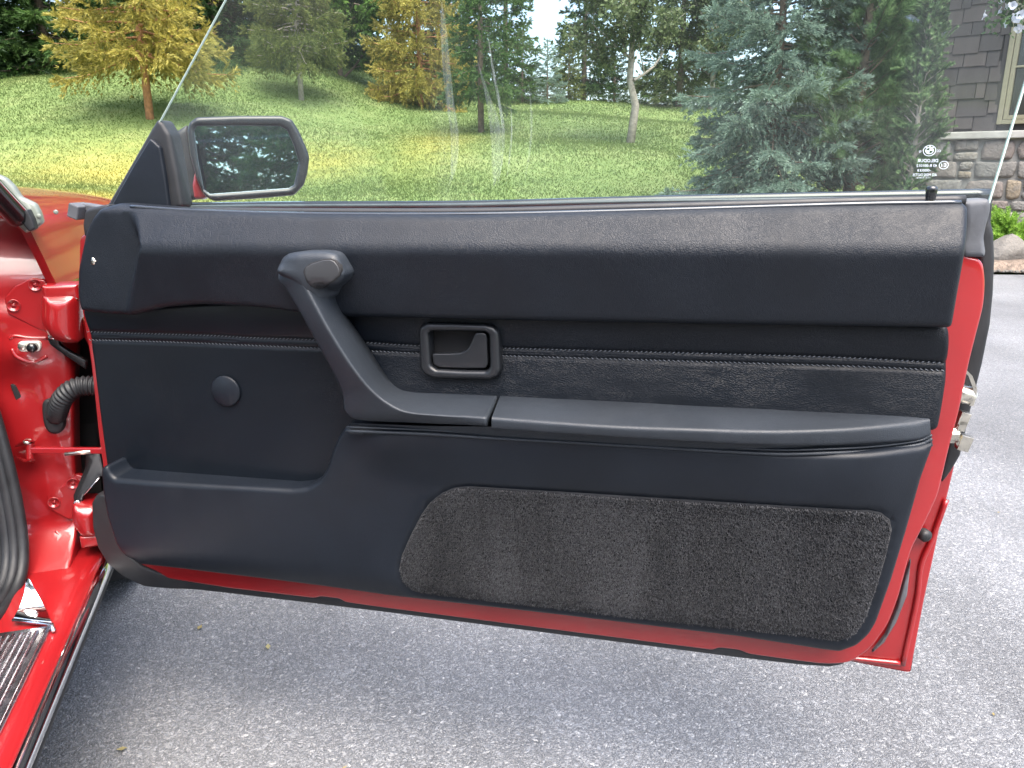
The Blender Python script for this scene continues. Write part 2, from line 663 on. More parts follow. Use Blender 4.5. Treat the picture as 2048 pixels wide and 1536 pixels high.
bb.inputs['Base Color'].default_value = (0.55, 0.72, 0.80, 1)
M['mirror'] = mm

def asphalt():
    m, t, b = mat_new('asphalt')
    vec = coords(t)
    nz = noise(t, vec, 60, 2)
    wob = t.nodes.new('ShaderNodeVectorMath'); wob.operation = 'SCALE'; wob.inputs['Scale'].default_value = 0.02
    t.links.new(nz.outputs['Color'], wob.inputs[0])
    add = t.nodes.new('ShaderNodeVectorMath'); add.operation = 'ADD'
    t.links.new(vec, add.inputs[0]); t.links.new(wob.outputs[0], add.inputs[1])
    v1 = voro(t, add.outputs[0], 205)
    v2 = voro(t, add.outputs[0], 390)
    e1 = voro(t, add.outputs[0], 205, 'DISTANCE_TO_EDGE')
    sep = t.nodes.new('ShaderNodeSeparateColor'); t.links.new(v1.outputs['Color'], sep.inputs[0])
    sep2 = t.nodes.new('ShaderNodeSeparateColor'); t.links.new(v2.outputs['Color'], sep2.inputs[0])
    s1 = ramp(t, sep.outputs[0], [(0.0, (0.125, 0.128, 0.134)), (0.35, (0.165, 0.169, 0.176)), (0.7, (0.20, 0.208, 0.219)), (0.92, (0.235, 0.24, 0.244)), (1.0, (0.31, 0.312, 0.31))])
    s2 = ramp(t, sep2.outputs[1], [(0.0, (0.115, 0.118, 0.124)), (0.6, (0.15, 0.157, 0.168)), (1.0, (0.27, 0.276, 0.28))])
    pick = ramp(t, sep.outputs[2], [(0.45, 0.0), (0.46, 1.0)])
    c = mix(t, pick, s1, s2)
    gap = ramp(t, e1.outputs['Distance'], [(0.0, 0.6), (0.12, 1.0)])
    c = mix(t, 1.0, c, gap, 'MULTIPLY')
    big = noise(t, vec, 1.3, 4)
    bigr = ramp(t, big.outputs['Fac'], [(0.3, 0.80), (0.7, 1.18)])
    c = mix(t, 1.0, c, bigr, 'MULTIPLY')
    st = noise(t, coords(t, (1.0, 0.35, 1.0)), 0.9, 5, 0.6, 1.2)
    c = mix(t, 1.0, c, ramp(t, st.outputs['Fac'], [(0.36, 0.80), (0.5, 1.0), (0.66, 1.10)]), 'MULTIPLY')
    br = voro(t, vec, 3.1)
    brs = ramp(t, br.outputs['Distance'], [(0.012, 1.0), (0.035, 0.0)])
    c = mix(t, math_(t, 'MULTIPLY', brs, 0.4), c, (0.22, 0.13, 0.09))
    t.links.new(c, b.inputs['Base Color'])
    b.inputs['Roughness'].default_value = 0.72
    h = mix(t, pick, v1.outputs['Distance'], v2.outputs['Distance'])
    hh = mix(t, 1.0, sep.outputs[1], h, 'SUBTRACT')
    t.links.new(bump(t, hh, 0.7, 0.005), b.inputs['Normal'])
    return m
M['asphalt'] = asphalt()

def foliage(name, stops, rough=0.55, trans=0.38, nscale=0.6):
    m, t, b = mat_new(name)
    at = t.nodes.new('ShaderNodeAttribute'); at.attribute_name = 'tint'
    n = noise(t, coords(t), nscale, 3)
    f = math_(t, 'ADD', math_(t, 'MULTIPLY', at.outputs['Fac'], 0.65), math_(t, 'MULTIPLY', n.outputs['Fac'], 0.35))
    c = ramp(t, f, stops)
    t.links.new(c, b.inputs['Base Color'])
    b.inputs['Roughness'].default_value = rough
    b.inputs['Specular IOR Level'].default_value = 0.3
    tl = t.nodes.new('ShaderNodeBsdfTranslucent'); t.links.new(c, tl.inputs[0])
    mx = t.nodes.new('ShaderNodeMixShader'); mx.inputs[0].default_value = trans
    t.links.new(b.outputs[0], mx.inputs[1]); t.links.new(tl.outputs[0], mx.inputs[2])
    t.links.new(mx.outputs[0], t.nodes['Material Output'].inputs[0])
    return m
M['blue_spruce'] = foliage('blue spruce needles', [(0.15, (0.095, 0.14, 0.105)), (0.5, (0.19, 0.27, 0.215)), (0.85, (0.31, 0.40, 0.335))])
M['green_fir'] = foliage('green needles', [(0.15, (0.03, 0.065, 0.018)), (0.5, (0.065, 0.13, 0.035)), (0.85, (0.12, 0.20, 0.06))])
M['dark_fir'] = foliage('dark needles', [(0.15, (0.018, 0.042, 0.016)), (0.5, (0.04, 0.085, 0.03)), (0.85, (0.08, 0.14, 0.05))])
M['sunlit_fir'] = foliage('sun-tinted needles', [(0.12, (0.12, 0.13, 0.03)), (0.5, (0.33, 0.29, 0.065)), (0.85, (0.54, 0.46, 0.12))], trans=0.3)  # golden sunlight put into the needle colour
M['olive_fir'] = foliage('olive needles', [(0.15, (0.06, 0.085, 0.02)), (0.5, (0.12, 0.15, 0.04)), (0.85, (0.21, 0.23, 0.06))])
M['bright_fir'] = foliage('fresh fir needles', [(0.1, (0.035, 0.07, 0.03)), (0.5, (0.08, 0.145, 0.06)), (0.85, (0.17, 0.26, 0.11))])
M['pine'] = foliage('soft pine needles', [(0.1, (0.05, 0.10, 0.04)), (0.5, (0.105, 0.18, 0.075)), (0.85, (0.18, 0.28, 0.12))])
M['leaf'] = foliage('broad leaves', [(0.1, (0.05, 0.11, 0.022)), (0.5, (0.11, 0.21, 0.04)), (0.85, (0.2, 0.33, 0.07))], trans=0.4)
M['larch'] = foliage('sparse grey green leaves', [(0.1, (0.05, 0.075, 0.03)), (0.5, (0.09, 0.125, 0.05)), (0.85, (0.17, 0.2, 0.09))], trans=0.35)
M['lime'] = foliage('lime shrub needles', [(0.1, (0.08, 0.17, 0.02)), (0.5, (0.17, 0.32, 0.04)), (0.85, (0.3, 0.48, 0.08))])
M['petal'] = foliage('white petals', [(0.1, (0.62, 0.62, 0.74)), (0.5, (0.78, 0.78, 0.84)), (0.9, (0.85, 0.85, 0.88))], trans=0.3)
M['purple'] = foliage('violet petals', [(0.1, (0.06, 0.04, 0.25)), (0.9, (0.14, 0.1, 0.42))], trans=0.3)
M['bark'] = plain('grey brown bark', (0.13, 0.10, 0.075), 0.9, var=0.4, vs=9, bmp=0.8, bs=30, bd=0.02)
M['bark_orange'] = plain('orange brown bark', (0.34, 0.17, 0.08), 0.9, var=0.35, vs=12, bmp=0.8, bs=35, bd=0.02)
M['bark_pale'] = plain('pale grey bark', (0.26, 0.235, 0.20), 0.9, var=0.35, vs=12, bmp=0.6, bs=40, bd=0.015)

def lawn_mat(name, blade):
    m, t, b = mat_new(name)
    vec = coords(t)
    n1 = noise(t, vec, 0.35, 4, 0.6)
    n2 = noise(t, vec, 2.2, 5, 0.65)
    f = math_(t, 'ADD', math_(t, 'MULTIPLY', n1.outputs['Fac'], 0.55), math_(t, 'MULTIPLY', n2.outputs['Fac'], 0.45))
    if blade:
        at = t.nodes.new('ShaderNodeAttribute'); at.attribute_name = 'tint'
        f = math_(t, 'ADD', math_(t, 'MULTIPLY', f, 0.86), math_(t, 'MULTIPLY', at.outputs['Fac'], 0.14))
    c = ramp(t, f, [(0.3, (0.068, 0.112, 0.030)), (0.5, (0.115, 0.165, 0.052)), (0.66, (0.16, 0.20, 0.075)), (0.8, (0.235, 0.24, 0.12))])
    # warm sunlight painted as yellow patches round the sun-tinted tree and at left
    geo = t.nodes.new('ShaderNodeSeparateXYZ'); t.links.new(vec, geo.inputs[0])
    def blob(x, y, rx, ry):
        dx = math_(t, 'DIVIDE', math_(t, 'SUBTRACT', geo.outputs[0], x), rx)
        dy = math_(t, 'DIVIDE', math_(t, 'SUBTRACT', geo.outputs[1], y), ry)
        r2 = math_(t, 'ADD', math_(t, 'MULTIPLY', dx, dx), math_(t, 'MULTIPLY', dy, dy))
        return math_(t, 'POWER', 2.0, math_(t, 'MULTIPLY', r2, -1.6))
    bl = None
    for q in SUN_PATCHES:
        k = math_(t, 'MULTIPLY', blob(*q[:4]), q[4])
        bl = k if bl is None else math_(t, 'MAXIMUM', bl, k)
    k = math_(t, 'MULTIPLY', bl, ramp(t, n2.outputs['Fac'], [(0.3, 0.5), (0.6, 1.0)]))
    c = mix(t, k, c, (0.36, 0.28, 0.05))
    t.links.new(c, b.inputs['Base Color'])
    b.inputs['Roughness'].default_value = 0.8
    b.inputs['Specular IOR Level'].default_value = 0.2
    if blade:
        tl = t.nodes.new('ShaderNodeBsdfTranslucent'); t.links.new(c, tl.inputs[0])
        mx = t.nodes.new('ShaderNodeMixShader'); mx.inputs[0].default_value = 0.5
        t.links.new(b.outputs[0], mx.inputs[1]); t.links.new(tl.outputs[0], mx.inputs[2])
        t.links.new(mx.outputs[0], t.nodes['Material Output'].inputs[0])
    else:
        n3 = noise(t, vec, 30, 4)
        t.links.new(bump(t, n3.outputs['Fac'], 0.6, 0.05), b.inputs['Normal'])
    return m
# sunlit patches painted into the lawn: x, y, rx, ry, amount
SUN_PATCHES = [(-6.8, 14.0, 2.0, 1.6, 0.5), (-6.0, 11.2, 1.9, 0.9, 0.65), (-6.4, 9.2, 1.2, 1.5, 0.5), (-1.6, 17.0, 0.9, 3.2, 0.4), (-3.6, 15.0, 1.3, 1.5, 0.35)]
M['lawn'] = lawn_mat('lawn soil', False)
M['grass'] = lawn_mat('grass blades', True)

def wood_mat(name, cols):
    m, t, b = mat_new(name)
    oi = t.nodes.new('ShaderNodeObjectInfo')
    vec = coords(t, (1, 1, 0.06))
    n = noise(t, vec, 55, 5, 0.6)
    f = math_(t, 'ADD', math_(t, 'MULTIPLY', oi.outputs['Random'], 0.6), math_(t, 'MULTIPLY', n.outputs['Fac'], 0.4))
    c = ramp(t, f, [(0.15, cols[0]), (0.5, cols[1]), (0.85, cols[2])])
    t.links.new(c, b.inputs['Base Color'])
    b.inputs['Roughness'].default_value = 0.75
    t.links.new(bump(t, n.outputs['Fac'], 0.35, 0.004), b.inputs['Normal'])
    return m
M['shingle'] = wood_mat('stained cedar', [(0.042, 0.037, 0.036), (0.062, 0.053, 0.050), (0.085, 0.069, 0.062)])
M['frame_tan'] = plain('olive tan frame', (0.23, 0.21, 0.135), 0.45, var=0.08, vs=20)

def stone_mat(name, pal):
    m, t, b = mat_new(name)
    oi = t.nodes.new('ShaderNodeObjectInfo')
    vec = coords(t)
    n = noise(t, vec, 14, 6, 0.65)
    f = math_(t, 'ADD', math_(t, 'MULTIPLY', oi.outputs['Random'], 0.75), math_(t, 'MULTIPLY', n.outputs['Fac'], 0.3))
    c = ramp(t, f, pal)
    n2 = noise(t, vec, 60, 4)
    c = mix(t, ramp(t, n2.outputs['Fac'], [(0.5, 0.0), (0.75, 0.5)]), c, (0.12, 0.115, 0.10))
    t.links.new(c, b.inputs['Base Color'])
    b.inputs['Roughness'].default_value = 0.85
    nrm = bump(t, n.outputs['Fac'], 0.7, 0.03)
    t.links.new(bump(t, n2.outputs['Fac'], 0.5, 0.01, nrm), b.inputs['Normal'])
    return m
M['stone'] = stone_mat('field stone', [(0.1, (0.17, 0.16, 0.145)), (0.3, (0.22, 0.212, 0.195)), (0.5, (0.19, 0.16, 0.142)), (0.68, (0.24, 0.228, 0.205)), (0.84, (0.25, 0.205, 0.145)), (0.95, (0.18, 0.175, 0.168))])
M['mortar'] = plain('mortar', (0.24, 0.23, 0.21), 0.9, var=0.15, vs=20, bmp=0.5, bs=60, bd=0.01)
M['ledge'] = plain('cut sandstone', (0.40, 0.385, 0.35), 0.8, var=0.15, vs=8, bmp=0.4, bs=40, bd=0.01)
M['gutter'] = plain('galvanised gutter', (0.42, 0.44, 0.47), 0.35, 0.7, var=0.15, vs=10)
M['fascia'] = plain('dark brown board', (0.035, 0.030, 0.028), 0.7, var=0.2, vs=8)
M['pane'] = plain('dark window pane', (0.012, 0.014, 0.014), 0.04, spec=0.6)
M['mulch'] = plain('bark mulch', (0.17, 0.13, 0.10), 0.95, var=0.5, vs=25, bmp=1.0, bs=60, bd=0.03)
M['basket'] = plain('coco liner', (0.10, 0.07, 0.045), 0.95, var=0.3, vs=30, bmp=0.7, bs=80, bd=0.01)

# ------------------------------------------------------------ car and its open door
car = empty('car')
car.matrix_world = CAR_M
tag(car, 'red coupe with its black-trimmed passenger door swung open on the driveway', 'car')

def px_poly(pts, w):
    return [D2(x, y, w) for (x, y) in pts]

def C7(x, y): return (500 + x * 0.27344, 470 + y * 0.27344)
def surf_poly(pts, wf, drop=0.0, w0=0.045):
    out = []
    for x, y in pts:
        w = w0
        for _ in range(6):
            u, z = D2(x, y, w)
            w = 0.5 * w + 0.5 * (wf(u, z) - drop)
        out.append(D2(x, y, w))
    return out
def chain(*polys):
    r = []
    for p in polys: r += list(p)
    return r

# --- door: the red inner steel
shell_px = [(158, 470), (156, 560), (163, 622), (180, 720), (197, 880), (206, 940), (211, 1000), (219, 1055), (238, 1098), (268, 1126), (300, 1144), (333, 1158),
            (453, 1177), (629, 1198), (640, 1194), (679, 1199), (690, 1206), (760, 1216), (1122, 1263), (1426, 1302), (1438, 1297), (1480, 1302), (1498, 1310),
            (1600, 1324), (1650, 1330), (1699, 1328), (1743, 1298), (1778, 1248), (1798, 1194), (1823, 1100), (1847, 1055), (1877, 991), (1899, 897), (1917, 833),
            (1941, 719), (1969, 610), (1972, 560), (1966, 517), (1925, 512), (1925, 440), (1200, 440), (400, 440)]
v, f = soft_panel(fillet(px_poly(shell_px, 0), 0.012), lambda u, z: 0.0, -0.045, 0.004, door3, step=0.05)
door_me = new_mesh('door', v, f, True)
door = link('door', door_me, M['paint'], car)
door.matrix_local = CAR_M.inverted() @ DOOR_M

# outer skin of the door, seen past the rear edge and below
skin_px = [(172, 470), (215, 930), (235, 1080), (300, 1120), (700, 1165), (1300, 1245), (1690, 1318), (1820, 1342), (1847, 1199), (1877, 1060), (1904, 946), (1930, 820), (1962, 660), (1976, 520), (1976, 430)]
skin = px_poly(skin_px, -0.062)
def skin_w(u, z):
    t = (z - 0.24) / 0.65
    return -0.062 - 0.05 * math.sin(math.pi * min(1, max(0, t))) * sm(0, 0.12, u + 0.1) * sm(0, 0.10, 1.19 - u)
v, f = soft_panel(fillet(skin, 0.006), lambda u, z: -0.058, -0.066, 0.003, door3, step=0.05)
b = MB().add(v, f)
v, f = soft_panel(fillet(skin, 0.006), lambda u, z: -skin_w(u, z), 0.064, 0.003, lambda u, z, w: (u, w, z), step=0.04)
b.add(v, f).build('outer_skin', M['paint'], door)
# hem fold and ridges on the rear shut face
h = MB()
for pts in ([(1893, 1000), (1866, 1075), (1843, 1130), (1834, 1200), (1806, 1330)], [(1700, 1316), (1750, 1321), (1800, 1326)]):
    h.tube(catmull([D(x, y, -0.055) for x, y in pts], 6), 0.0035, 8)
h.build('hem_fold', M['paint'], door)
stop = MB().disc(D(1845, 1067, -0.052), (0.3, -1, 0), 0.0085, 0.012, 20)
stop.build('bump_stop', M['rubber'], door)
sp_obj('drain_slot_seal', M['rubber_grey'], door, px_poly([(1822, 1120), (1814, 1190), (1792, 1245), (1768, 1285), (1745, 1305), (1772, 1270), (1795, 1215), (1812, 1150)], -0.05), -0.048, -0.056, 0.002, door3, step=0.02, edge=0.004)

# rubber along the door's front and bottom edges
lowseal = [(200, 985), (191, 1002), (193, 1050), (203, 1090), (222, 1122), (255, 1150), (295, 1168), (345, 1177), (453, 1189), (760, 1226), (1122, 1273), (1480, 1319), (1600, 1333), (1660, 1337), (1690, 1332),
           (1640, 1322), (1426, 1292), (1122, 1255), (760, 1208), (453, 1168), (340, 1150), (290, 1128), (262, 1105), (240, 1070), (228, 1020), (222, 985)]
sp_obj('door_seal', M['rubber'], door, px_poly(lowseal, -0.004), lambda u, z: -0.006 + 0.012 * sm(0.05, -0.06, u), -0.03, 0.004, door3, step=0.02)
rear = [(1976, 396), (1988, 392), (1985, 425), (1984, 445), (1989, 468), (1991, 520), (1988, 590), (1982, 650), (1966, 729), (1946, 808), (1922, 912), (1904, 943), (1887, 966), (1880, 960), (1905, 850), (1940, 690), (1962, 600), (1960, 480), (1965, 420)]
sp_obj('rear_seal', M['rubber'], door, px_poly(rear, -0.036), -0.036, -0.056, 0.005, door3, step=0.02)
blk = [(1926, 404), (1940, 399), (1977, 397), (1983, 406), (1982, 425), (1974, 452), (1969, 476), (1973, 505), (1970, 515), (1927, 515), (1920, 500), (1930, 440)]
sp_obj('corner_filler', M['rubber_grey'], door, fillet(px_poly(blk, 0.002), 0.004), lambda u, z: 0.004, -0.03, 0.007, door3, step=0.015)

# latch
l = MB()
l.loft([[D(x + dx, y, w) for dx, w in ((-5, -0.012), (3, -0.012), (3, -0.018), (-5, -0.018))] for x, y in ((1931, 741), (1942, 752), (1951, 776), (1950, 795), (1944, 812))], closed=True, caps=True)
l.tube([D(1915, 785, -0.02), D(1934, 790, -0.02), D(1944, 797, -0.02)], [0.012, 0.012, 0.009], 12)
l.build('latch_guard', M['steel'], door, auto=35)
c = MB()
for (x, y, s) in ((1926, 836, 0.010), (1922, 850, 0.008), (1928, 885, 0.012)):
    c.box(D(x, y, -0.014), (s * 1.1, 0.012, s * 1.6), Matrix.Rotation(0.22, 3, 'Y'))
c.tube(catmull([D(1922, 846, -0.014), D(1914, 860, -0.014), D(1913, 876, -0.014), D(1922, 892, -0.014), D(1926, 886, -0.014)], 5), [0.005] * 21, 8)
c.tube([D(1895, 868, -0.018), D(1913, 868, -0.018)], 0.012, 10)
c.build('latch_claw', M['steel'], door, bevel=0.0015, smooth=False)

# --- padded upper trim
W0 = 0.045
ut_px = [(163, 622), (156, 592), (157, 540), (165, 500), (172, 465), (186, 435), (205, 415), (240, 406), (300, 411), (400, 420), (600, 428), (942, 430), (1300, 421), (1700, 409), (1926, 405),
         (1936, 415), (1936, 445), (1930, 500), (1917, 580), (1904, 656), (1500, 650), (1100, 643), (700, 634), (600, 626), (540, 617), (480, 612), (400, 609), (330, 615), (290, 625), (268, 631), (225, 629)]
ut = px_poly(ut_px, W0)
zc = [D2(283, 497, 0.065), D2(1930, 500, 0.065)]
zt = [D2(240, 406, 0.04), D2(600, 428, 0.04), D2(1926, 405, 0.04)]
kx = [D2(245, 408, 0.06), D2(283, 495, 0.066), D2(267, 631, 0.04)]
def lerp(a, b, x, i=1):
    t = (x - a[0]) / (b[0] - a[0])
    return a[1] + (b[1] - a[1]) * t
def ut_w(u, z):
    zcr = lerp(zc[0], zc[1], u)
    w = 0.0
    for o_ in (-0.009, -0.006, -0.003, 0.0, 0.003, 0.006, 0.009):      # rolled, not folded
        d_ = z - zcr + o_
        w += (0.068 - 0.66 * min(0.078, d_) if d_ > 0 else 0.068 + 0.26 * max(-0.11, d_)) / 7
    # front end cap folds away from the cabin
    if z > kx[1][1]:
        uk = kx[1][0] + (kx[0][0] - kx[1][0]) * (z - kx[1][1]) / (kx[0][1] - kx[1][1])
    else:
        uk = kx[1][0] + (kx[2][0] - kx[1][0]) * (kx[1][1] - z) / (kx[1][1] - kx[2][1])
    d = uk - u
    if d > 0:
        cap = 0.030 + 0.006 * sm(0.5, 0.7, z) - 0.05 * max(0, d - 0.05)
        w = w + (min(w, cap) - w) * sm(0.0, 0.022, d)
    return max(w, 0.012)
ex = []
for i in range(260):
    u = zc[0][0] + (zc[1][0] - zc[0][0]) * i / 259
    zz = lerp(zc[0], zc[1], u)
    for dz in (-0.012, -0.008, -0.005, -0.0015, 0.0015, 0.005, 0.008, 0.012): ex.append((u, zz + dz))
for i in range(60):
    for a_, b_ in ((kx[0], kx[1]), (kx[1], kx[2])):
        t = i / 59
        for du in (-0.024, -0.018, -0.012, -0.006, -0.001, 0.001, 0.006):
            ex.append((a_[0] + (b_[0] - a_[0]) * t + du, a_[1] + (b_[1] - a_[1]) * t))
ut = surf_poly(ut_px, ut_w, 0.005)
sp_obj('upper_trim', M['vinyl_top'], door, fillet(ut, 0.006, 3), ut_w, 0.002, 0.009, door3, step=0.011, extra=ex)

# screw in the end cap
s_ = MB()
s_.disc(D(187, 522, 0.026), (-0.35, -1, 0.15), 0.011, 0.0045, 24)
s_.build('screw_recess', M['dark'], door)
s_ = MB().disc(D(187, 522, 0.031), (-0.35, -1, 0.15), 0.0062, 0.003, 16)
s_.box(D(187, 522, 0.0345), (0.0085, 0.001, 0.0015)); s_.box(D(187, 522, 0.0345), (0.0015, 0.001, 0.0085))
s_.build('trim_screw', M['steel'], door)

# corner bracket and block ahead of the trim
b_ = sp_obj('corner_block', M['rubber'], door, fillet(px_poly([(167, 421), (176, 416), (215, 408), (215, 470), (166, 474), (163, 450)], 0.02), 0.004), 0.02, -0.02, 0.006, door3, step=0.02)
b_ = MB()
c0 = D(160, 422, 0.005)
b_.box(c0, (0.017, 0.03, 0.021), Matrix.Rotation(0.35, 3, 'Y'))
b_.box((c0[0] + 0.022, c0[1] + 0.01, c0[2] + 0.0035), (0.05, 0.02, 0.010), Matrix.Rotation(0.12, 3, 'Y'))
b_.build('corner_bracket', M['rubber_grey'], door, smooth=False, bevel=0.002)

# --- quilted vinyl panel with two rows of stitches
vp_px = [(168, 615), (500, 600), (1892, 648), (1897, 662), (1898, 690), (1894, 760), (1884, 812), (1874, 860), (1200, 880), (720, 890), (690, 930), (640, 1000), (400, 1010), (222, 1000), (212, 940), (200, 850), (184, 720)]
rows = [[(170, 664), (300, 668), (430, 672), (500, 676), (620, 680), (713, 685), (835, 692), (1003, 697), (1300, 705), (1600, 713), (1750, 719), (1888, 727)],
        [(174, 680), (300, 683), (430, 688), (500, 691), (620, 696), (716, 701), (835, 707), (1003, 712), (1300, 721), (1600, 730), (1750, 735), (1890, 742)]]
VW = 0.014
rc = [np.array(catmull([D2(x, y, VW) for x, y in r], 30)) for r in rows]
def vp_w(u, z):
    w = VW
    z0 = np.interp(u, rc[0][:, 0], rc[0][:, 1]); z1 = np.interp(u, rc[1][:, 0], rc[1][:, 1])
    for zz in (z0, z1):
        w -= 0.0030 * math.exp(-((z - zz) / 0.0022) ** 2)
    w -= 0.0012 * math.exp(-((z - (z0 + z1) / 2) / 0.0015) ** 2)
    # soft padding
    w += 0.006 * math.sin(math.pi * min(1, max(0, (z - z0) / 0.07))) if z > z0 else 0
    w += 0.006 * math.sin(math.pi * min(1, max(0, (z1 - z) / 0.16))) * sm(0.3, 0.5, u) if z < z1 else 0
    return w
ex = []
for r in rc:
    for i in range(len(r)):
        for dz in (-0.007, -0.0042, -0.0022, -0.0010, 0, 0.0010, 0.0022, 0.0042, 0.007): ex.append((r[i, 0], r[i, 1] + dz))
sp_obj('vinyl_panel', M['vinyl'], door, fillet(px_poly(vp_px, VW), 0.008), vp_w, 0.001, 0.007, door3, step=0.012, extra=ex, holes=[[D2(*C7(x, y), 0.02) for x, y in ((1275, 705), (1310, 672), (1735, 680), (1788, 715), (1797, 985), (1750, 1020), (1340, 1012), (1285, 970))]])
st = MB()
hole_u = (D2(*C7(1270, 850), 0.02)[0], D2(*C7(1800, 850), 0.02)[0])
for k, r in enumerate(rc):
    L = np.concatenate([[0], np.cumsum(np.linalg.norm(np.diff(r, axis=0), axis=1))])
    rng = random.Random(5 + k)
    s = 0.004
    while s < L[-1]:
        u = np.interp(s, L, r[:, 0]); z = np.interp(s, L, r[:, 1])
        w = vp_w(u, z) + 0.0012
        if hole_u[0] < u < hole_u[1]:
            s += 0.0058; continue
        dz = 0.0011 if k == 0 else -0.0011
        st.tube([(u - 0.0019, -w, z - dz), (u, -w - 0.0007, z), (u + 0.0019, -w, z + dz)], [0.00035, 0.00075, 0.00035], 5)
        s += 0.0058 + rng.uniform(-0.0003, 0.0003)
so = st.build('stitching', M['stitch'], door); so['kind'] = 'stuff'

MB().disc(D(452, 782, 0.0155), (0, -1, 0), 0.0235, 0.003, 40, 0.5).build('blank_cap', M['plastic'], door)

# --- moulded lower panel with the map pocket
LW = 0.045
lp_px = [(204, 940), (207, 933), (216, 931), (223, 945), (232, 955), (300, 961), (453, 970), (585, 977), (617, 973), (640, 959), (655, 935), (664, 906), (676, 875), (692, 852),
         (850, 858), (1000, 866), (1250, 883), (1450, 897), (1560, 904), (1650, 906), (1750, 903), (1840, 892), (1864, 884), (1866, 890), (1842, 956), (1813, 1060), (1783, 1159), (1753, 1243), (1738, 1268), (1714, 1290), (1679, 1303), (1640, 1298),
         (1480, 1273), (1122, 1230), (780, 1191), (511, 1155), (365, 1137), (286, 1128), (254, 1112), (232, 1084), (216, 1032), (208, 988)]
cp_px = [(935, 974), (908, 977), (882, 988), (859, 1007), (841, 1032), (818, 1077), (802, 1114), (797, 1142), (804, 1163), (821, 1179), (848, 1187), (1122, 1220), (1480, 1260), (1600, 1273), (1660, 1281), (1685, 1281),
         (1702, 1276), (1720, 1260), (1735, 1233), (1754, 1178), (1770, 1125), (1785, 1063), (1781, 1041), (1763, 1027), (1739, 1022), (1600, 1015), (1480, 1008), (1200, 990)]
def lp_w(u, z):
    w = LW
    w += 0.012 * sm(0.35, 0.0, u) * sm(0.26, 0.36, z)            # pocket bellies out
    w -= 0.022 * sm(0.36, 0.27, z)                               # tucks in at the bottom
    w -= 0.020 * sm(1.02, 1.16, u)
    w += 0.014 * sm(0.50, 0.58, z) * sm(0.34, 0.42, u) * sm(1.12, 1.0, u)   # shelf under the armrest
    return w
lp = surf_poly(lp_px, lp_w, 0.005)
cp = surf_poly(cp_px, lp_w, 0.0)
cpn = resample(cp, 0.01)
lpn = resample(lp, 0.01)
def lp_wc(u, z):
    w = lp_w(u, z)
    p = np.array([[u, z]])
    d = seg_dist(p, cpn)[0]
    if inside(p, cpn)[0]:
        return w - 0.004
    return w - 0.0035 * math.exp(-(d / 0.004) ** 2)
ex = []
t = np.roll(cpn, -1, 0) - np.roll(cpn, 1, 0); nn = np.stack([-t[:, 1], t[:, 0]], 1); nn /= np.linalg.norm(nn, axis=1)[:, None]
for k in (-0.008, -0.004, -0.0015, 0.0, 0.0015, 0.004, 0.008): ex += list(cpn + nn * k)
sp_obj('lower_panel', M['plastic'], door, fillet(lp, 0.004, 3), lp_wc, 0.004, 0.008, door3, step=0.014, extra=ex)
# mouldings below the armrest
bd = MB()
for dy, r, w in ((0, 0.0022, 0.060), (-8, 0.0013, 0.060)):
    pts = [D(x, y + dy, w - 0.034 * sm(1600, 1870, x)) for x, y in ((692, 862), (850, 868), (1000, 877), (1250, 891), (1450, 903), (1560, 908), (1660, 906), (1750, 901), (1835, 890), (1864, 878))]
    bd.tube(catmull(pts, 8), r, 8)
bd.build('trim_bead', M['armrest'], door)

# carpet insert: backing and pile
sp_obj('carpet_backing', M['carpet'], door, cp, lambda u, z: lp_w(u, z) - 0.001, 0.02, 0.003, door3, step=0.03)
rng = np.random.default_rng(3)
n = 170000
lo, hi = cpn.min(0), cpn.max(0)
P = rng.uniform(lo, hi, (n, 2)); P = P[inside(P, cpn)]; P = P[seg_dist(P, cpn) > 0.0022]
# loose rows as in woven pile
P[:, 1] = np.where(rng.random(len(P)) < 0.35, np.round(P[:, 1] / 0.0036) * 0.0036 + rng.normal(0, 0.0004, len(P)), P[:, 1])
wv = np.array([lp_w(p[0], p[1]) for p in P])
k = len(P)
base = np.stack([P[:, 0], -(wv - 0.0015), P[:, 1]], 1)
lean = np.stack([rng.normal(0, 0.35, k), -np.ones(k), rng.normal(-0.35, 0.35, k)], 1)
ln = rng.uniform(0.0026, 0.0046, k)[:, None]
tipv = base + lean / np.linalg.norm(lean, axis=1)[:, None] * ln
ang = rng.uniform(0, np.pi, k)
side = np.stack([np.cos(ang), np.zeros(k), np.sin(ang)], 1) * rng.uniform(0.0004, 0.0008, k)[:, None]
V = np.concatenate([base - side, base + side, tipv + side * 0.6, tipv - side * 0.6])
idx = np.arange(k)
T = np.concatenate([np.stack([idx, idx + k, idx + 2 * k], 1), np.stack([idx, idx + 2 * k, idx + 3 * k], 1)])
tint = np.tile(rng.random(k), 4)
cpile = link('carpet_pile', np_mesh('carpet_pile', V, T, tint), M['carpet'], door); cpile['kind'] = 'stuff'

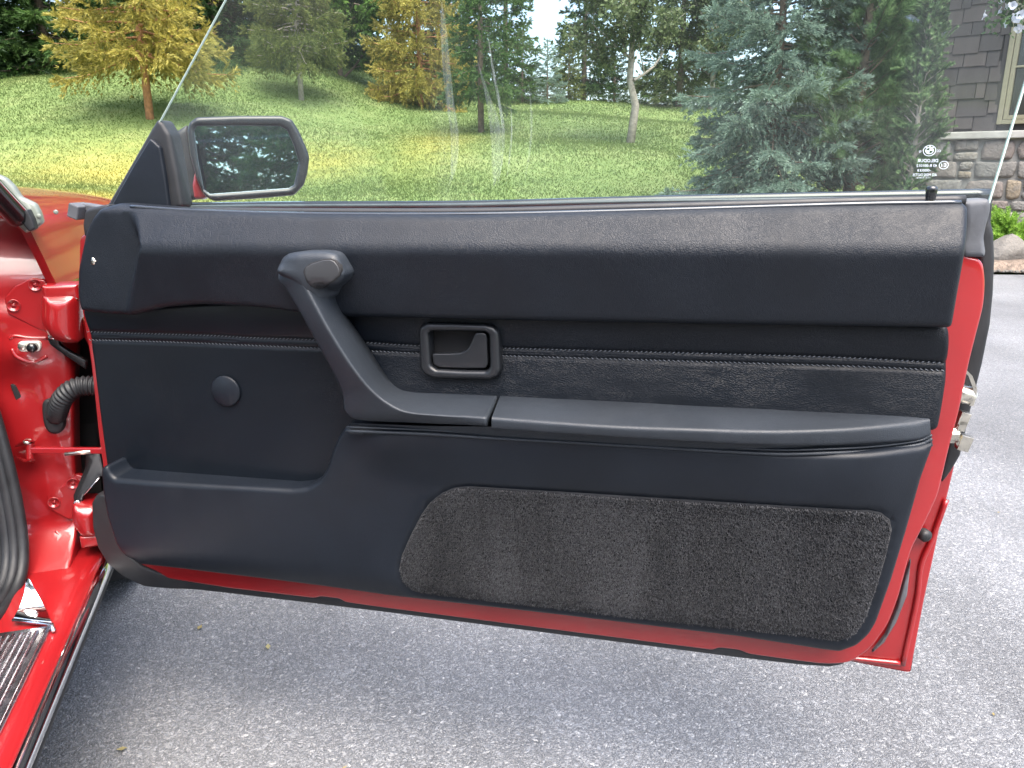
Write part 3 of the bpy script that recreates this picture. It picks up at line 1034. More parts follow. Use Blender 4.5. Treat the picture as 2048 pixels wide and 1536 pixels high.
# --- pull handle that sweeps down into the armrest
# each station: lower/left edge, ridge, upper/right edge (crop pixels)
stn = [((203, 262), (345, 228), (545, 372), 0.070, 0.089, 0.064, 0.050),
       ((198, 330), (352, 285), (572, 452), 0.078, 0.094, 0.072, 0.050),
       ((255, 400), (398, 368), (578, 480), 0.078, 0.096, 0.070, 0.045),
       ((330, 520), (470, 500), (600, 545), 0.080, 0.098, 0.068, 0.040),
       ((420, 685), (560, 665), (662, 655), 0.080, 0.099, 0.064, 0.034),
       ((520, 865), (668, 845), (752, 775), 0.078, 0.098, 0.056, 0.028),
       ((610, 1035), (775, 1000), (858, 920), 0.074, 0.096, 0.046, 0.022),
       ((668, 1170), (880, 1125), (960, 1048), 0.068, 0.093, 0.034, 0.016),
       ((690, 1300), (1000, 1225), (1060, 1118), 0.064, 0.090, 0.022, 0.012),
       ((800, 1357), (1150, 1296), (1180, 1140), 0.064, 0.089, 0.014, 0.010),
       ((1120, 1374), (1400, 1322), (1420, 1148), 0.070, 0.089, 0.014, 0.010),
       ((1500, 1393), (1580, 1330), (1640, 1157), 0.078, 0.089, 0.014, 0.010),
       ((1735, 1405), (1722, 1338), (1812, 1166), 0.084, 0.089, 0.014, 0.010)]
keys = []
for Lp, Rp, Bp, wl, wr, wb, wk in stn:
    keys.append(np.concatenate([D(*C7(*Lp), wl), D(*C7(*Rp), wr), D(*C7(*Bp), wb), [wk]]))
ks = catmull(keys, 8)
rowsH = []
for q in ks:
    Lq, Rq, Bq, wk = np.array(q[0:3]), np.array(q[3:6]), np.array(q[6:9]), q[9]
    Lb = Lq.copy(); Lb[1] = -wk
    Bb = Bq.copy(); Bb[1] = -min(wk, -Bq[1] - 0.001)
    prof = [Lb]
    def bez(p0, p1, p2, k):
        return [(1 - t) ** 2 * p0 + 2 * t * (1 - t) * p1 + t * t * p2 for t in np.linspace(0, 1, k)]
    e1 = min(0.3, 0.007 / (np.linalg.norm(Rq - Lq) + 1e-6)); e2 = min(0.3, 0.007 / (np.linalg.norm(Bq - Rq) + 1e-6))
    e0 = min(0.4, 0.007 / (np.linalg.norm(Lq - Lb) + 1e-6)); e3 = min(0.4, 0.006 / (np.linalg.norm(Bq - Bb) + 1e-6))
    prof += bez(Lq + (Lb - Lq) * e0, Lq, Lq + (Rq - Lq) * e1, 5)
    prof += [Lq + (Rq - Lq) * 0.5 + np.array([0, -0.0015, 0])]
    prof += bez(Rq + (Lq - Rq) * e1, Rq, Rq + (Bq - Rq) * e2, 6)
    prof += [Rq + (Bq - Rq) * 0.5]
    prof += bez(Bq + (Rq - Bq) * e2, Bq, Bq + (Bb - Bq) * e3, 4)
    prof += [Bb]
    rowsH.append(prof)
hm = MB().loft(rowsH, closed=True, caps=True)
head_c = [(187, 255), (190, 205), (215, 165), (262, 138), (400, 121), (500, 119), (575, 124), (625, 140), (650, 170), (675, 225), (694, 268), (697, 292), (682, 324), (648, 362), (602, 398), (578, 425), (560, 468), (500, 495), (410, 478), (320, 440), (275, 400), (230, 355), (197, 320)]
head = [D2(*C7(x, y), 0.088) for x, y in head_c]
hr = np.array([D2(*C7(345, 275), 0.094), D2(*C7(190, 240), 0.09)])
_k1, _k3 = keys[2], keys[4]
shu = [_k1[0], _k1[3], _k1[6]]; shw = [0.078, 0.096, 0.070]; shz = _k1[5]; shs = (_k3[3] - _k1[3]) / (_k3[5] - _k1[5])
zh_l0 = D2(*C7(300, 245), 0.09)[1]; zh_l1 = D2(*C7(300, 345), 0.09)[1]
zh_a = D2(*C7(400, 330), 0.09)[1]; zh_b = D2(*C7(400, 440), 0.09)[1]
zh0 = D2(*C7(430, 400), 0.09)[1]; zh1 = D2(*C7(430, 600), 0.09)[1]
def head_w(u, z):
    # lit upper facet slopes back from the ridge; the front of the boss stays flat
    w = 0.096
    w -= 0.35 * max(0, hr[0][0] - u) * sm(hr[0][1] - 0.004, hr[0][1] + 0.012, z)
    w -= 0.10 * max(0, z - hr[0][1])
    # run out into the shaft
    up_ = u - shs * (z - shz)
    wsh = float(np.interp(up_, shu, shw)) - 0.0012 - 0.02 * max(0.0, (zh0 - z) / 0.03)
    k_ = sm(shu[0], shu[1] + 0.015, u)
    return w + (wsh - w) * sm(zh_l0 + (zh_a - zh_l0) * k_, zh_l1 + (zh_b - zh_l1) * k_, z)
v, f = soft_panel(fillet(head, 0.004, 3), head_w, 0.050, 0.010, door3, step=0.006, edge=0.004)
hm.add(v, f)
# foot of the boss on the trim
hm.build('pull_handle', M['armrest'], door)
lens_c = [(398, 262), (415, 232), (450, 208), (540, 180), (590, 177), (622, 190), (650, 225), (664, 262), (656, 296), (620, 330), (560, 368), (510, 396), (478, 402), (450, 382), (420, 330)]
lc_ = np.array([D2(*C7(x, y), 0.094) for x, y in lens_c]); cen = lc_.mean(0)
sp_obj('lens_gap', M['dark'], door, [tuple(p) for p in cen + (lc_ - cen) * 1.05], lambda u, z: head_w(u, z) + 0.0004, 0.08, 0.0008, door3, step=0.01, edge=0.003)
sp_obj('lens', M['lens'], door, [tuple(p) for p in cen + (lc_ - cen) * 0.98], lambda u, z: head_w(u, z) + 0.0011, 0.08, 0.0014, door3, step=0.006, edge=0.003)

# armrest lid
lid = [((983, 854), (983, 836), (1001, 790), 0.086, 0.089), ((1100, 862), (1100, 845), (1105, 795), 0.086, 0.089), ((1235, 871), (1235, 854), (1238, 801), 0.085, 0.088), ((1380, 880), (1385, 859), (1380, 809), 0.083, 0.086),
       ((1511, 886), (1520, 863), (1510, 815), 0.078, 0.081), ((1602, 888), (1610, 862), (1600, 820), 0.070, 0.073), ((1694, 886), (1700, 858), (1690, 824), 0.058, 0.060), ((1780, 881), (1780, 851), (1770, 828), 0.043, 0.045),
       ((1832, 877), (1828, 846), (1822, 831), 0.032, 0.033), ((1862, 869), (1860, 839), (1856, 835), 0.024, 0.024)]
keys = [np.concatenate([D(a[0], a[1] + 6, w1), D(*b2, w2), D(*c2, 0.016)]) for a, b2, c2, w1, w2 in lid]
rowsL = []
for q in catmull(keys, 8):
    Lq, Rq, Bq = np.array(q[0:3]), np.array(q[3:6]), np.array(q[6:9])
    Lb = Lq.copy(); Lb[1] = -0.012
    Bb = Bq.copy(); Bb[1] = -0.008; Bb[2] -= 0.004
    rr = min(0.006, np.linalg.norm(Rq - Lq) * 0.35)
    def un(a_, b2): return (b2 - a_) / (np.linalg.norm(b2 - a_) + 1e-9)
    prof = [Lb] + bez(Lq + un(Lq, Lb) * rr, Lq, Lq + un(Lq, Rq) * rr, 4) + bez(Rq + un(Rq, Lq) * rr, Rq, Rq + un(Rq, Bq) * min(rr, np.linalg.norm(Bq - Rq) * 0.4), 6) + [Rq + (Bq - Rq) * 0.5, Bq, Bb]
    rowsL.append(prof)
base_rows = []
for (xa, ya, wa), (xb, yb, wb) in zip(((700, 846, 0.060), (850, 852, 0.066), (983, 853, 0.080), (1100, 861, 0.080), (1235, 870, 0.079), (1380, 879, 0.077), (1511, 885, 0.072), (1602, 887, 0.064), (1694, 885, 0.052), (1780, 880, 0.038), (1832, 876, 0.028), (1864, 868, 0.020)),
                                      ((698, 868, 0.052), (850, 875, 0.052), (983, 883, 0.052), (1100, 891, 0.052), (1235, 899, 0.052), (1380, 909, 0.052), (1511, 916, 0.051), (1602, 919, 0.047), (1694, 918, 0.040), (1780, 912, 0.031), (1832, 904, 0.023), (1866, 892, 0.015))):
    p0, p2 = np.array(D(xa, ya, wa)), np.array(D(xb, yb, wb))
    base_rows.append([p0, p0 + (p2 - p0) * 0.35 + np.array([0, 0.002, 0]), p0 + (p2 - p0) * 0.7 + np.array([0, 0.0015, 0]), p2])
MB().loft(base_rows).build('armrest_base', M['armrest'], door)
MB().loft(rowsL, closed=True, caps=True).build('armrest_lid', M['armrest'], door, auto=60)

# --- inside release: bezel, cup, lever
bz = [(1238, 700), (1252, 665), (1300, 641), (1500, 644), (1730, 652), (1785, 668), (1818, 705), (1826, 760), (1835, 985), (1815, 1030), (1765, 1054), (1550, 1050), (1350, 1046), (1285, 1020), (1250, 975)]
bh = [(1310, 715), (1330, 700), (1520, 700), (1720, 704), (1752, 725), (1758, 960), (1735, 992), (1550, 990), (1365, 980), (1325, 950)]
bzp = [D2(*C7(*p), 0.026) for p in bz]; bhp = [D2(*C7(*p), 0.026) for p in bh]
sp_obj('release_cup', M['dark'], door, bzp, 0.003, 0.0005, 0.0005, door3, step=0.02)
sp_obj('release_bezel', M['bezel'], door, bzp, 0.031, 0.008, 0.0055, door3, step=0.01, edge=0.003, holes=[bhp])
lv = [(1326, 874), (1450, 872), (1530, 868), (1572, 850), (1600, 820), (1618, 780), (1636, 735), (1650, 720), (1700, 719), (1722, 730), (1728, 760), (1735, 950), (1718, 980), (1550, 980), (1380, 974), (1335, 950)]
sp_obj('release_lever', M['bezel'], door, fillet([D2(*C7(*p), 0.029) for p in lv], 0.002, 2), lambda u, z: 0.0262, 0.016, 0.0018, door3, step=0.01, edge=0.003)

# --- belt line: seals, lock knob
def belt(name, mat, pts, w, r, flat=1.0):
    return MB().tube(catmull([D(x, y, w) for x, y in pts], 10), r, 10, flat=flat).build(name, mat, door)
belt('inner_belt_seal', M['rubber'], [(352, 422), (600, 424), (942, 424), (1300, 415), (1700, 404), (1930, 400)], 0.004, 0.0055)
belt('highlight_lip', M['lip'], [(262, 413), (400, 422), (600, 428), (942, 429), (1300, 421), (1700, 409), (1922, 405)], 0.030, 0.0028)  # thin glossy tube added to catch a sky highlight along the trim
belt('outer_belt_seal', M['gloss_black'], [(362, 415), (600, 413), (942, 412), (1300, 403), (1700, 395), (1978, 390)], -0.040, 0.0075)
belt('belt_moulding', M['seal_grey'], [(364, 414), (600, 412), (942, 410), (1300, 403), (1700, 398), (1910, 396)], -0.0285, 0.0026)
lk = MB()
q = D(1858, 418, 0.027)
rows_ = []
for zz, r in ((-0.01, 0.0052), (0.0, 0.0055), (0.001, 0.0078), (0.002, 0.0078), (0.0025, 0.0056), (0.008, 0.0048), (0.014, 0.0056), (0.021, 0.0062), (0.0235, 0.0058), (0.025, 0.004), (0.0252, 0.0001)):
    rows_.append([(q[0] + r * math.cos(a) * (1.5 if 0.0005 < zz < 0.0022 else 1), q[1] + r * math.sin(a), q[2] + zz) for a in np.linspace(0, 2 * math.pi, 17)[:-1]])
lk.loft(rows_, closed=True)
lk.build('lock_knob', M['gloss_black'], door)

# --- mirror sail
so_ = fillet(px_poly([(313, 238), (322, 243), (337, 268), (352, 345), (363, 413), (345, 425), (232, 425), (212, 411), (262, 325), (298, 262)], -0.004), 0.004)
sp_obj('mirror_sail', M['rubber'], door, so_, -0.004, -0.03, 0.006, door3, step=0.012, edge=0.004)
si_ = fillet(px_poly([(302, 277), (310, 283), (321, 294), (330, 345), (339, 412), (335, 425), (240, 425), (226, 408), (268, 332)], 0.0), 0.002)
sp_obj('sail_cover', M['plastic'], door, si_, 0.003, -0.008, 0.003, door3, step=0.012, edge=0.004)

# --- window glass, leaning in above the belt
GN = np.array(DN) * math.cos(R_(15)) - np.array([0, 0, 1]) * math.sin(R_(-15)) * -1
GN = GN / np.linalg.norm(GN)
tilt = R_(5)
gx_ = DE
gup = np.array([0, 0, 1.0]) * math.cos(tilt) + DN * math.sin(tilt)
GN = np.cross(gx_, gup); GN = GN / np.linalg.norm(GN)
GP = DA + DN * (-0.018); GP[2] = 0.875
def G(x, y, off=0.0):
    return dl(hit_plane(x, y, GP, GN) + GN * off * (1 if GN @ DN > 0 else -1))
fb, ft = np.array(G(325, 236)), np.array(G(452, 0))
rb, rt = np.array(G(1981, 388)), np.array(G(2048, 166))
def ext(a_, b2, z):
    t = (z - a_[2]) / (b2[2] - a_[2])
    return a_ + (b2 - a_) * t
ZTOP = fb[2] + 0.34
f0 = ext(fb, ft, 0.87); f1 = ext(fb, ft, ZTOP); r0 = ext(rb, rt, 0.87); r1 = ext(rb, rt, ZTOP)
gl_rows = []
for i in range(13):
    t = i / 12
    a_ = f0 + (f1 - f0) * t; b2 = r0 + (r1 - r0) * t
    gl_rows.append([tuple(a_ + (b2 - a_) * s / 20) for s in range(21)])
glass = MB().loft(gl_rows).build('door_glass', M['glass'], car)
glass.matrix_local = CAR_M.inverted() @ DOOR_M
e_ = MB()
e_.loft([[tuple(np.array(p) + d_) for d_ in (np.array([0, -0.002, 0]), np.array([0.0018, -0.002, 0]), np.array([0.0018, 0.002, 0]), np.array([0, 0.002, 0]))] for p in (r0, r1)], closed=True, caps=True)
e_.build('rear_glass_edge', M['glass_edge'], glass, smooth=False)
e_ = MB()
e_.loft([[tuple(np.array(p) + d_) for d_ in (np.array([-0.0007, -0.002, 0]), np.array([0.0, -0.002, 0]), np.array([0.0, 0.002, 0]), np.array([-0.0016, 0.002, 0]))] for p in (f0, f1)], closed=True, caps=True)
e_.build('front_glass_edge', M['glass_edge'], glass, smooth=False)
# dried wiping streaks on the glass
def streak(pts, widths, mat):
    c_ = catmull([(x, y, w_) for (x, y), w_ in zip(pts, widths)], 10)
    MB().loft([[G(x - w_ / 2, y, 0.0012), G(x, y, 0.0012), G(x + w_ / 2, y, 0.0012)] for x, y, w_ in c_]).build('wipe_streak', mat, glass)
streak([(884, 5), (888, 60), (893, 130), (900, 200), (910, 270), (908, 330), (899, 372)], [2, 12, 15, 16, 16, 13, 1], M['smear2'])
streak([(975, 60), (985, 130), (997, 195), (1006, 250), (1006, 310), (995, 372)], [0.5, 4, 5, 6, 4, 0.5], M['smear'])
streak([(955, 120), (975, 190), (988, 240), (994, 285), (992, 340), (988, 374)], [0.5, 9, 20, 22, 15, 0.5], M['smear2'])
streak([(1022, 210), (1024, 260), (1020, 310), (1013, 368)], [0.4, 3, 3, 0.4], M['smear'])
streak([(1058, 165), (1063, 230), (1061, 290), (1050, 362)], [0.4, 4, 4, 0.4], M['smear2'])

# etched emblem and lettering, read backwards from inside
def gtext(txt, x, y, hpx, wpx):
    cu = bpy.data.curves.new('lettering', 'FONT'); cu.body = txt; cu.align_x = 'CENTER'; cu.align_y = 'CENTER'; cu.size = 1.0
    cu.resolution_u = 2
    tmp = bpy.data.objects.new('lettering', cu); COL.objects.link(tmp)
    dg = bpy.context.evaluated_depsgraph_get(); dg.update()
    me = bpy.data.meshes.new_from_object(tmp.evaluated_get(dg))
    bpy.data.objects.remove(tmp)
    co = np.array([v_.co[:] for v_ in me.vertices])
    c0, c1 = co.min(0), co.max(0)
    for v_ in me.vertices:
        px = x - ((v_.co.x - (c0[0] + c1[0]) / 2) / (c1[0] - c0[0])) * wpx
        py = y - ((v_.co.y - (c0[1] + c1[1]) / 2) / (c1[1] - c0[1])) * hpx
        v_.co = G(px, py, 0.0012)
    return link('lettering', me, M['etch'], glass)
gtext('DELODUR', 1855, 321, 6.5, 41)
gtext('43 R-001012', 1853, 331, 5.5, 41)
gtext('-00033', 1848, 340.5, 5, 27)
gtext('AS2 M202 DOT25', 1849, 349.5, 5.5, 48)
gtext('113 Temp', 1846, 355.5, 3.5, 27)
gtext('G', 1840, 302.5, 4.5, 4)
gtext('CC', 1877, 301.5, 4.5, 8)
def ring(cx, cy, r0_, r1_, a0=0, a1=2 * math.pi, sx=1.12, n=36):
    rows_ = []
    for k_ in range(n + 1):
        a = a0 + (a1 - a0) * k_ / n
        rows_.append([G(cx + r0_ * sx * math.cos(a) + 0.12 * r0_ * math.sin(a), cy - r0_ * math.sin(a) * 0.95, 0.0012), G(cx + r1_ * sx * math.cos(a) + 0.12 * r1_ * math.sin(a), cy - r1_ * math.sin(a) * 0.95, 0.0012)])
    return rows_
em = MB()
em.loft(ring(1858.5, 301, 10.6, 11.6)); em.loft(ring(1858.5, 301, 6.2, 7.4))
em.loft(ring(1858.5, 301, 0.05, 6.2, 0, math.pi / 2, n=10)); em.loft(ring(1858.5, 301, 0.05, 6.2, math.pi, 1.5 * math.pi, n=10))
for a in (0.9, 1.57, 2.3):
    em.loft(ring(1858.5, 301, 8.2, 9.8, a - 0.14, a + 0.14, n=4))
em.build('etched_emblem', M['etch'], glass)
em = MB(); em.loft(ring(1887, 330, 7.6, 8.6))
em.build('etched_ring', M['etch'], glass)
gtext('E1', 1887, 330, 6.5, 9.5)

# --- outside mirror
MC = hit_plane(490, 318, DA - DN * 0.17, DN)
dvec = (MC - CAMP) / np.linalg.norm(MC - CAMP)
rvec = np.array([0.20, -0.96, 0.11]); rvec /= np.linalg.norm(rvec)
MN = rvec - dvec; MN /= np.linalg.norm(MN)
MX = np.cross(np.array([0, 0, 1.0]), MN); MX /= np.linalg.norm(MX)
if MX[0] < 0: MX = -MX
MY = np.cross(MN, MX)
if MY[2] < 0: MY = -MY
def m2(x, y, off=0.0):
    q = hit_plane(x, y, MC + MN * off, MN) - MC
    return (float(q @ MX), float(q @ MY))
def m3(p, q, w):
    return dl(MC + MX * p + MY * q + MN * w)
mo = [(374, 262), (378, 245), (393, 234), (480, 231), (564, 231), (584, 239), (600, 266), (615, 301), (619, 314), (615, 345), (608, 369), (588, 390), (510, 397), (427, 402), (410, 393), (393, 359), (380, 310)]
mg = [(388, 260), (394, 252), (480, 251), (560, 252), (574, 260), (588, 292), (598, 325), (588, 370), (578, 376), (500, 382), (420, 388), (408, 379), (396, 320)]
mop = [m2(*p, 0.012) for p in mo]; mgp = [m2(*p, 0.008) for p in mg]
hc = np.mean(np.array(mop), 0)
mirror = sp_obj('side_mirror', M['bezel'], car, fillet(mop, 0.004), 0.014, -0.012, 0.006, m3, step=0.01, edge=0.004, holes=[[tuple(np.mean(np.array(mgp), 0) + (np.array(p) - np.mean(np.array(mgp), 0)) * 0.995) for p in mgp]])
mirror.matrix_local = CAR_M.inverted() @ DOOR_M
mg_ = sp_obj('mirror_glass', M['mirror'], mirror, [tuple(np.mean(np.array(mgp), 0) + (np.array(p) - np.mean(np.array(mgp), 0)) * 1.03) for p in mgp], 0.008, -0.004, 0.0, m3, step=0.05)
mg_.data.polygons.foreach_set('use_smooth', [False] * len(mg_.data.polygons))
hb = MB()
mo_r = resample(fillet(mop, 0.008), 0.012)
hrows = []
for w_, s_ in ((-0.012, 0.995), (-0.03, 0.985), (-0.055, 0.92), (-0.075, 0.75), (-0.088, 0.45), (-0.092, 0.05)):
    hrows.append([m3(hc[0] + (p[0] - hc[0]) * s_, hc[1] + (p[1] - hc[1]) * s_, w_) for p in mo_r])
hb.loft(hrows, closed=True)
hb.build('mirror_housing', M['paint'], mirror)
arm_px = [(346, 275), (352, 262), (374, 248), (384, 290), (396, 350), (412, 396), (382, 399), (364, 404), (356, 350)]
arm = [m2(*p, -0.02) for p in arm_px]
sp_obj('mirror_arm', M['rubber'], mirror, fillet(arm, 0.004), -0.02, -0.06, 0.008, m3, step=0.015, edge=0.004)
low = [m2(*p, -0.012) for p in [(389, 345), (395, 362), (403, 382), (413, 395), (402, 399), (388, 396), (384, 370)]]
sp_obj('mirror_foot', M['paint'], mirror, fillet(low, 0.003), -0.012, -0.05, 0.005, m3, step=0.015, edge=0.004)

# ------------------------------------------------------------ body round the hinge
def car3(a0):
    return lambda p, q, w: (p, a0 - w, q)

# hinge pillar: pressed steel, bulged and dented, flowing into the sill
PA = 0.035
pill = [A2(x, y, PA) for x, y in ((-220, 380), (20, 400), (70, 470), (112, 560), (150, 590), (153, 700), (150, 760), (152, 900), (160, 1010), (163, 1085), (166, 1135), (170, 1170))]
pill += [(-0.045, 0.262), (-0.30, 0.262)]
def g2(u, z, px, py, sx, sz, h):
    c_ = A2(px, py, PA)
    return h * math.exp(-((u - c_[0]) / sx) ** 2 - ((z - c_[1]) / sz) ** 2)
def pill_w(u, z):
    w = 0.0
    w -= 0.05 * sm(0.74, 0.86, z)                       # falls away under the windscreen
    w += 0.016 * sm(0.735, 0.70, z) * sm(-0.20, -0.08, u)
    w += g2(u, z, 55, 700, 0.030, 0.022, 0.012)         # boss round the switch
    w -= g2(u, z, 20, 770, 0.05, 0.030, 0.010)
    w += g2(u, z, 120, 980, 0.030, 0.045, 0.010)        # boss behind the lower hinge
    w -= g2(u, z, 80, 930, 0.05, 0.018, 0.006)
    w -= 0.030 * sm(-0.022, 0.004, u) * sm(0.70, 0.66, z)   # rolls away to the gap
    w += 0.012 * sm(-0.13, -0.16, u)
    w += 0.10 * sm(0.36, 0.262, z) ** 1.5               # flows back on to the sill
    # faint crease across the panel
    w += 0.004 * math.exp(-((u + 0.062 + 0.12 * (z - 0.6)) / 0.006) ** 2) * sm(0.62, 0.58, z) * sm(0.42, 0.47, z)
    return w
def ps(px, py, off=0.0):
    a_ = PA
    for _ in range(4):
        b_, z_ = A2(px, py, a_)
        a_ = PA - pill_w(b_, z_)
    return a_ - off
sp_obj('hinge_pillar', M['paint'], car, pill, pill_w, -0.03, 0.006, car3(PA), step=0.008, edge=0.008)

# dark panels added behind the gap to stand in for shade inside the wing
ib = MB()
ib.box((-0.14, 0.16, 0.47), (0.34, 0.02, 0.54))
ib.box((-0.17, 0.16, 0.78), (0.28, 0.02, 0.08))
ib.build('gap_shade_panel', M['under'], car, smooth=False)

def hinge(plate_px, bolts, barrel_px, collar, a_pl):
    a_pl = min(ps(x, y) for x, y in plate_px) - 0.001
    pl = sp_obj('door_hinge', M['paint'], car, fillet([A2(x, y, a_pl) for x, y in plate_px], 0.004), 0.0, -0.012, 0.0025, car3(a_pl), step=0.012, edge=0.004)
    for x, y in bolts:
        q = A(x, y, a_pl - 0.001)
        bo = MB()
        rows_ = [[(q[0] + r_ * math.cos(t_), q[1] - h_, q[2] + r_ * math.sin(t_)) for t_ in np.linspace(0, 2 * math.pi, 25)[:-1]] for r_, h_ in ((0.0100, -0.001), (0.0098, 0.0014), (0.0090, 0.0018), (0.0084, 0.0006), (0.0050, 0.0004), (0.0047, -0.0012), (0.0012, -0.0016), (0.0002, -0.0016))]
        bo.loft(rows_, closed=True)
        for an in (0.4, 0.4 + math.pi / 2):
            bo.box((q[0], q[1] - 0.0002, q[2]), (0.0075, 0.0014, 0.0014), Matrix.Rotation(an, 3, 'Y'))
        bo.build('hinge_bolt', M['paint'], pl)
    a_b = a_pl - 0.015
    sp_obj('hinge_barrel', M['paint'], pl, fillet([A2(x, y, a_b - 0.025) for x, y in barrel_px], 0.016), 0.032, -0.03, 0.026, car3(a_b), step=0.005, edge=0.004)
    x0, y0, x1, y1 = collar
    c0, c1 = A2(x0, y0, a_b - 0.02), A2(x1, y1, a_b - 0.02)
    sp_obj('hinge_collar', M['paint'], pl, fillet([(c0[0], c0[1]), (c1[0], c0[1]), (c1[0], c1[1]), (c0[0], c1[1])], 0.003), 0.022, -0.02, 0.006, car3(a_b), step=0.01, edge=0.004)
    return pl
hinge([(8, 597), (30, 572), (62, 556), (90, 560), (110, 600), (110, 660), (94, 662), (80, 661), (15, 628)], [(27, 611), (70, 570)],
      [(77, 600), (76, 640), (84, 664), (100, 682), (130, 692), (158, 690), (158, 585), (80, 588)], (82, 571, 160, 600), 0.022)
hinge([(93, 988), (124, 973), (153, 949), (172, 955), (172, 1040), (135, 1039), (97, 1018)], [(108, 1005), (146, 967)],
      [(139, 1020), (139, 1045), (148, 1064), (160, 1080), (200, 1082), (200, 1012), (144, 1012)], (158, 1074, 205, 1092), 0.02)

# courtesy-light switch
aS = ps(58, 694, 0.003)
q0 = [A2(x, y, aS) for x, y in ((37, 684), (78, 683), (82, 692), (79, 703), (40, 704), (34, 694))]
sw = sp_obj('light_switch', M['white_plate'], car, fillet(q0, 0.006), 0.0, -0.02, 0.0015, car3(aS), step=0.01, edge=0.003)
q = A(66, 694, aS)
MB().tube([(q[0], q[1], q[2]), (q[0], q[1] - 0.008, q[2]), (q[0], q[1] - 0.011, q[2]), (q[0], q[1] - 0.0125, q[2])], [0.008, 0.0078, 0.006, 0.002], 16).build('switch_plunger', M['gloss_black'], sw)
q = A(44, 693, aS)
MB().disc(q, (0, -1, 0), 0.006, 0.002, 18).build('switch_screw', M['steel'], sw)
# raised swage beneath it
sg = MB().tube(catmull([A(x, y, ps(x, y, -0.001)) for x, y in ((24, 698), (32, 712), (48, 720), (66, 724), (80, 719), (94, 712))], 6), 0.0035, 8)
sg.build('pillar_swage', M['paint'], car); sg = MB()
sg.tube(catmull([A(x, y, ps(x, y, -0.001)) for x, y in ((20, 678), (30, 672), (60, 676), (96, 676))], 6), 0.003, 8)
sg.build('pillar_swage', M['paint'], car); sg = MB()
sg.tube(catmull([A(x, y, ps(x, y, -0.001)) for x, y in ((112, 1062), (122, 1072), (134, 1080), (142, 1090), (150, 1092))], 6), 0.003, 8)
sg.build('pillar_swage', M['paint'], car)
# black drain mark
aD = ps(34, 792, 0.0)
q1 = [A2(x, y, aD) for x, y in ((20, 768), (30, 770), (42, 790), (49, 810), (44, 817), (32, 800))]
sp_obj('drain_slot', M['dark'], car, fillet(q1, 0.005), 0.0015, -0.01, 0.001, car3(aD), step=0.01, edge=0.004)

# black stay brackets
bk = sp_obj('stay_bracket', M['gloss_black'], car, fillet([A2(x, y, 0.0) for x, y in ((95, 661), (112, 663), (117, 676), (119, 690), (140, 704), (172, 722), (172, 740), (130, 712), (100, 690), (95, 680))], 0.002), 0.0, -0.012, 0.0025, car3(0.0), step=0.01, edge=0.003)
q = A(105, 671, -0.001); MB().disc(q, (0, -1, 0), 0.0062, 0.003, 18).build('bracket_screw', M['alu'], bk)
bk = sp_obj('stay_bracket', M['gloss_black'], car, fillet([A2(x, y, -0.01) for x, y in ((148, 1008), (146, 992), (158, 965), (170, 935), (172, 900), (200, 900), (212, 950), (200, 956), (182, 976), (168, 992), (164, 1010), (156, 1016))], 0.003), 0.0, -0.012, 0.0025, car3(-0.01), step=0.01, edge=0.003)
q = A(155, 1007, -0.011); MB().disc(q, (0, -1, 0), 0.0062, 0.003, 18).build('bracket_screw', M['alu'], bk)
MB().tube([A(168, 990, -0.013), A(199, 955, -0.013)], 0.0012, 6).build('bracket_edge', M['alu'], bk)

# wiring boot
bp = catmull([A(112, 832, ps(112, 832)), A(117, 815, -0.015), A(126, 796, -0.03), A(142, 780, -0.035), A(165, 772, -0.035), A(198, 772, -0.035)], 22)
boot = MB()
L_ = np.concatenate([[0], np.cumsum([np.linalg.norm(np.array(bp[i + 1]) - np.array(bp[i])) for i in range(len(bp) - 1)])])
bq, br_ = [], []
nseg = 110
for i in range(nseg + 1):
    s = L_[-1] * i / nseg
    bq.append(tuple(np.interp(s, L_, [p[k_] for p in bp]) for k_ in range(3)))
    br_.append(0.0148 + 0.0017 * math.cos(2 * math.pi * s / 0.0062) * (0.2 if i < 10 else 1))
boot.tube(bq, br_, 18)
wb = boot.build('wiring_boot', M['rubber'], car)
aG = ps(108, 832, 0.002)
gq = [A2(x, y, aG) for x, y in ((84, 812), (92, 799), (108, 798), (122, 806), (131, 838), (129, 856), (116, 867), (98, 864), (88, 848))]
sp_obj('boot_grommet', M['rubber'], wb, catmull(gq, 4, True), lambda p, q_: 0.004, -0.012, 0.006, car3(aG), step=0.008, edge=0.004)

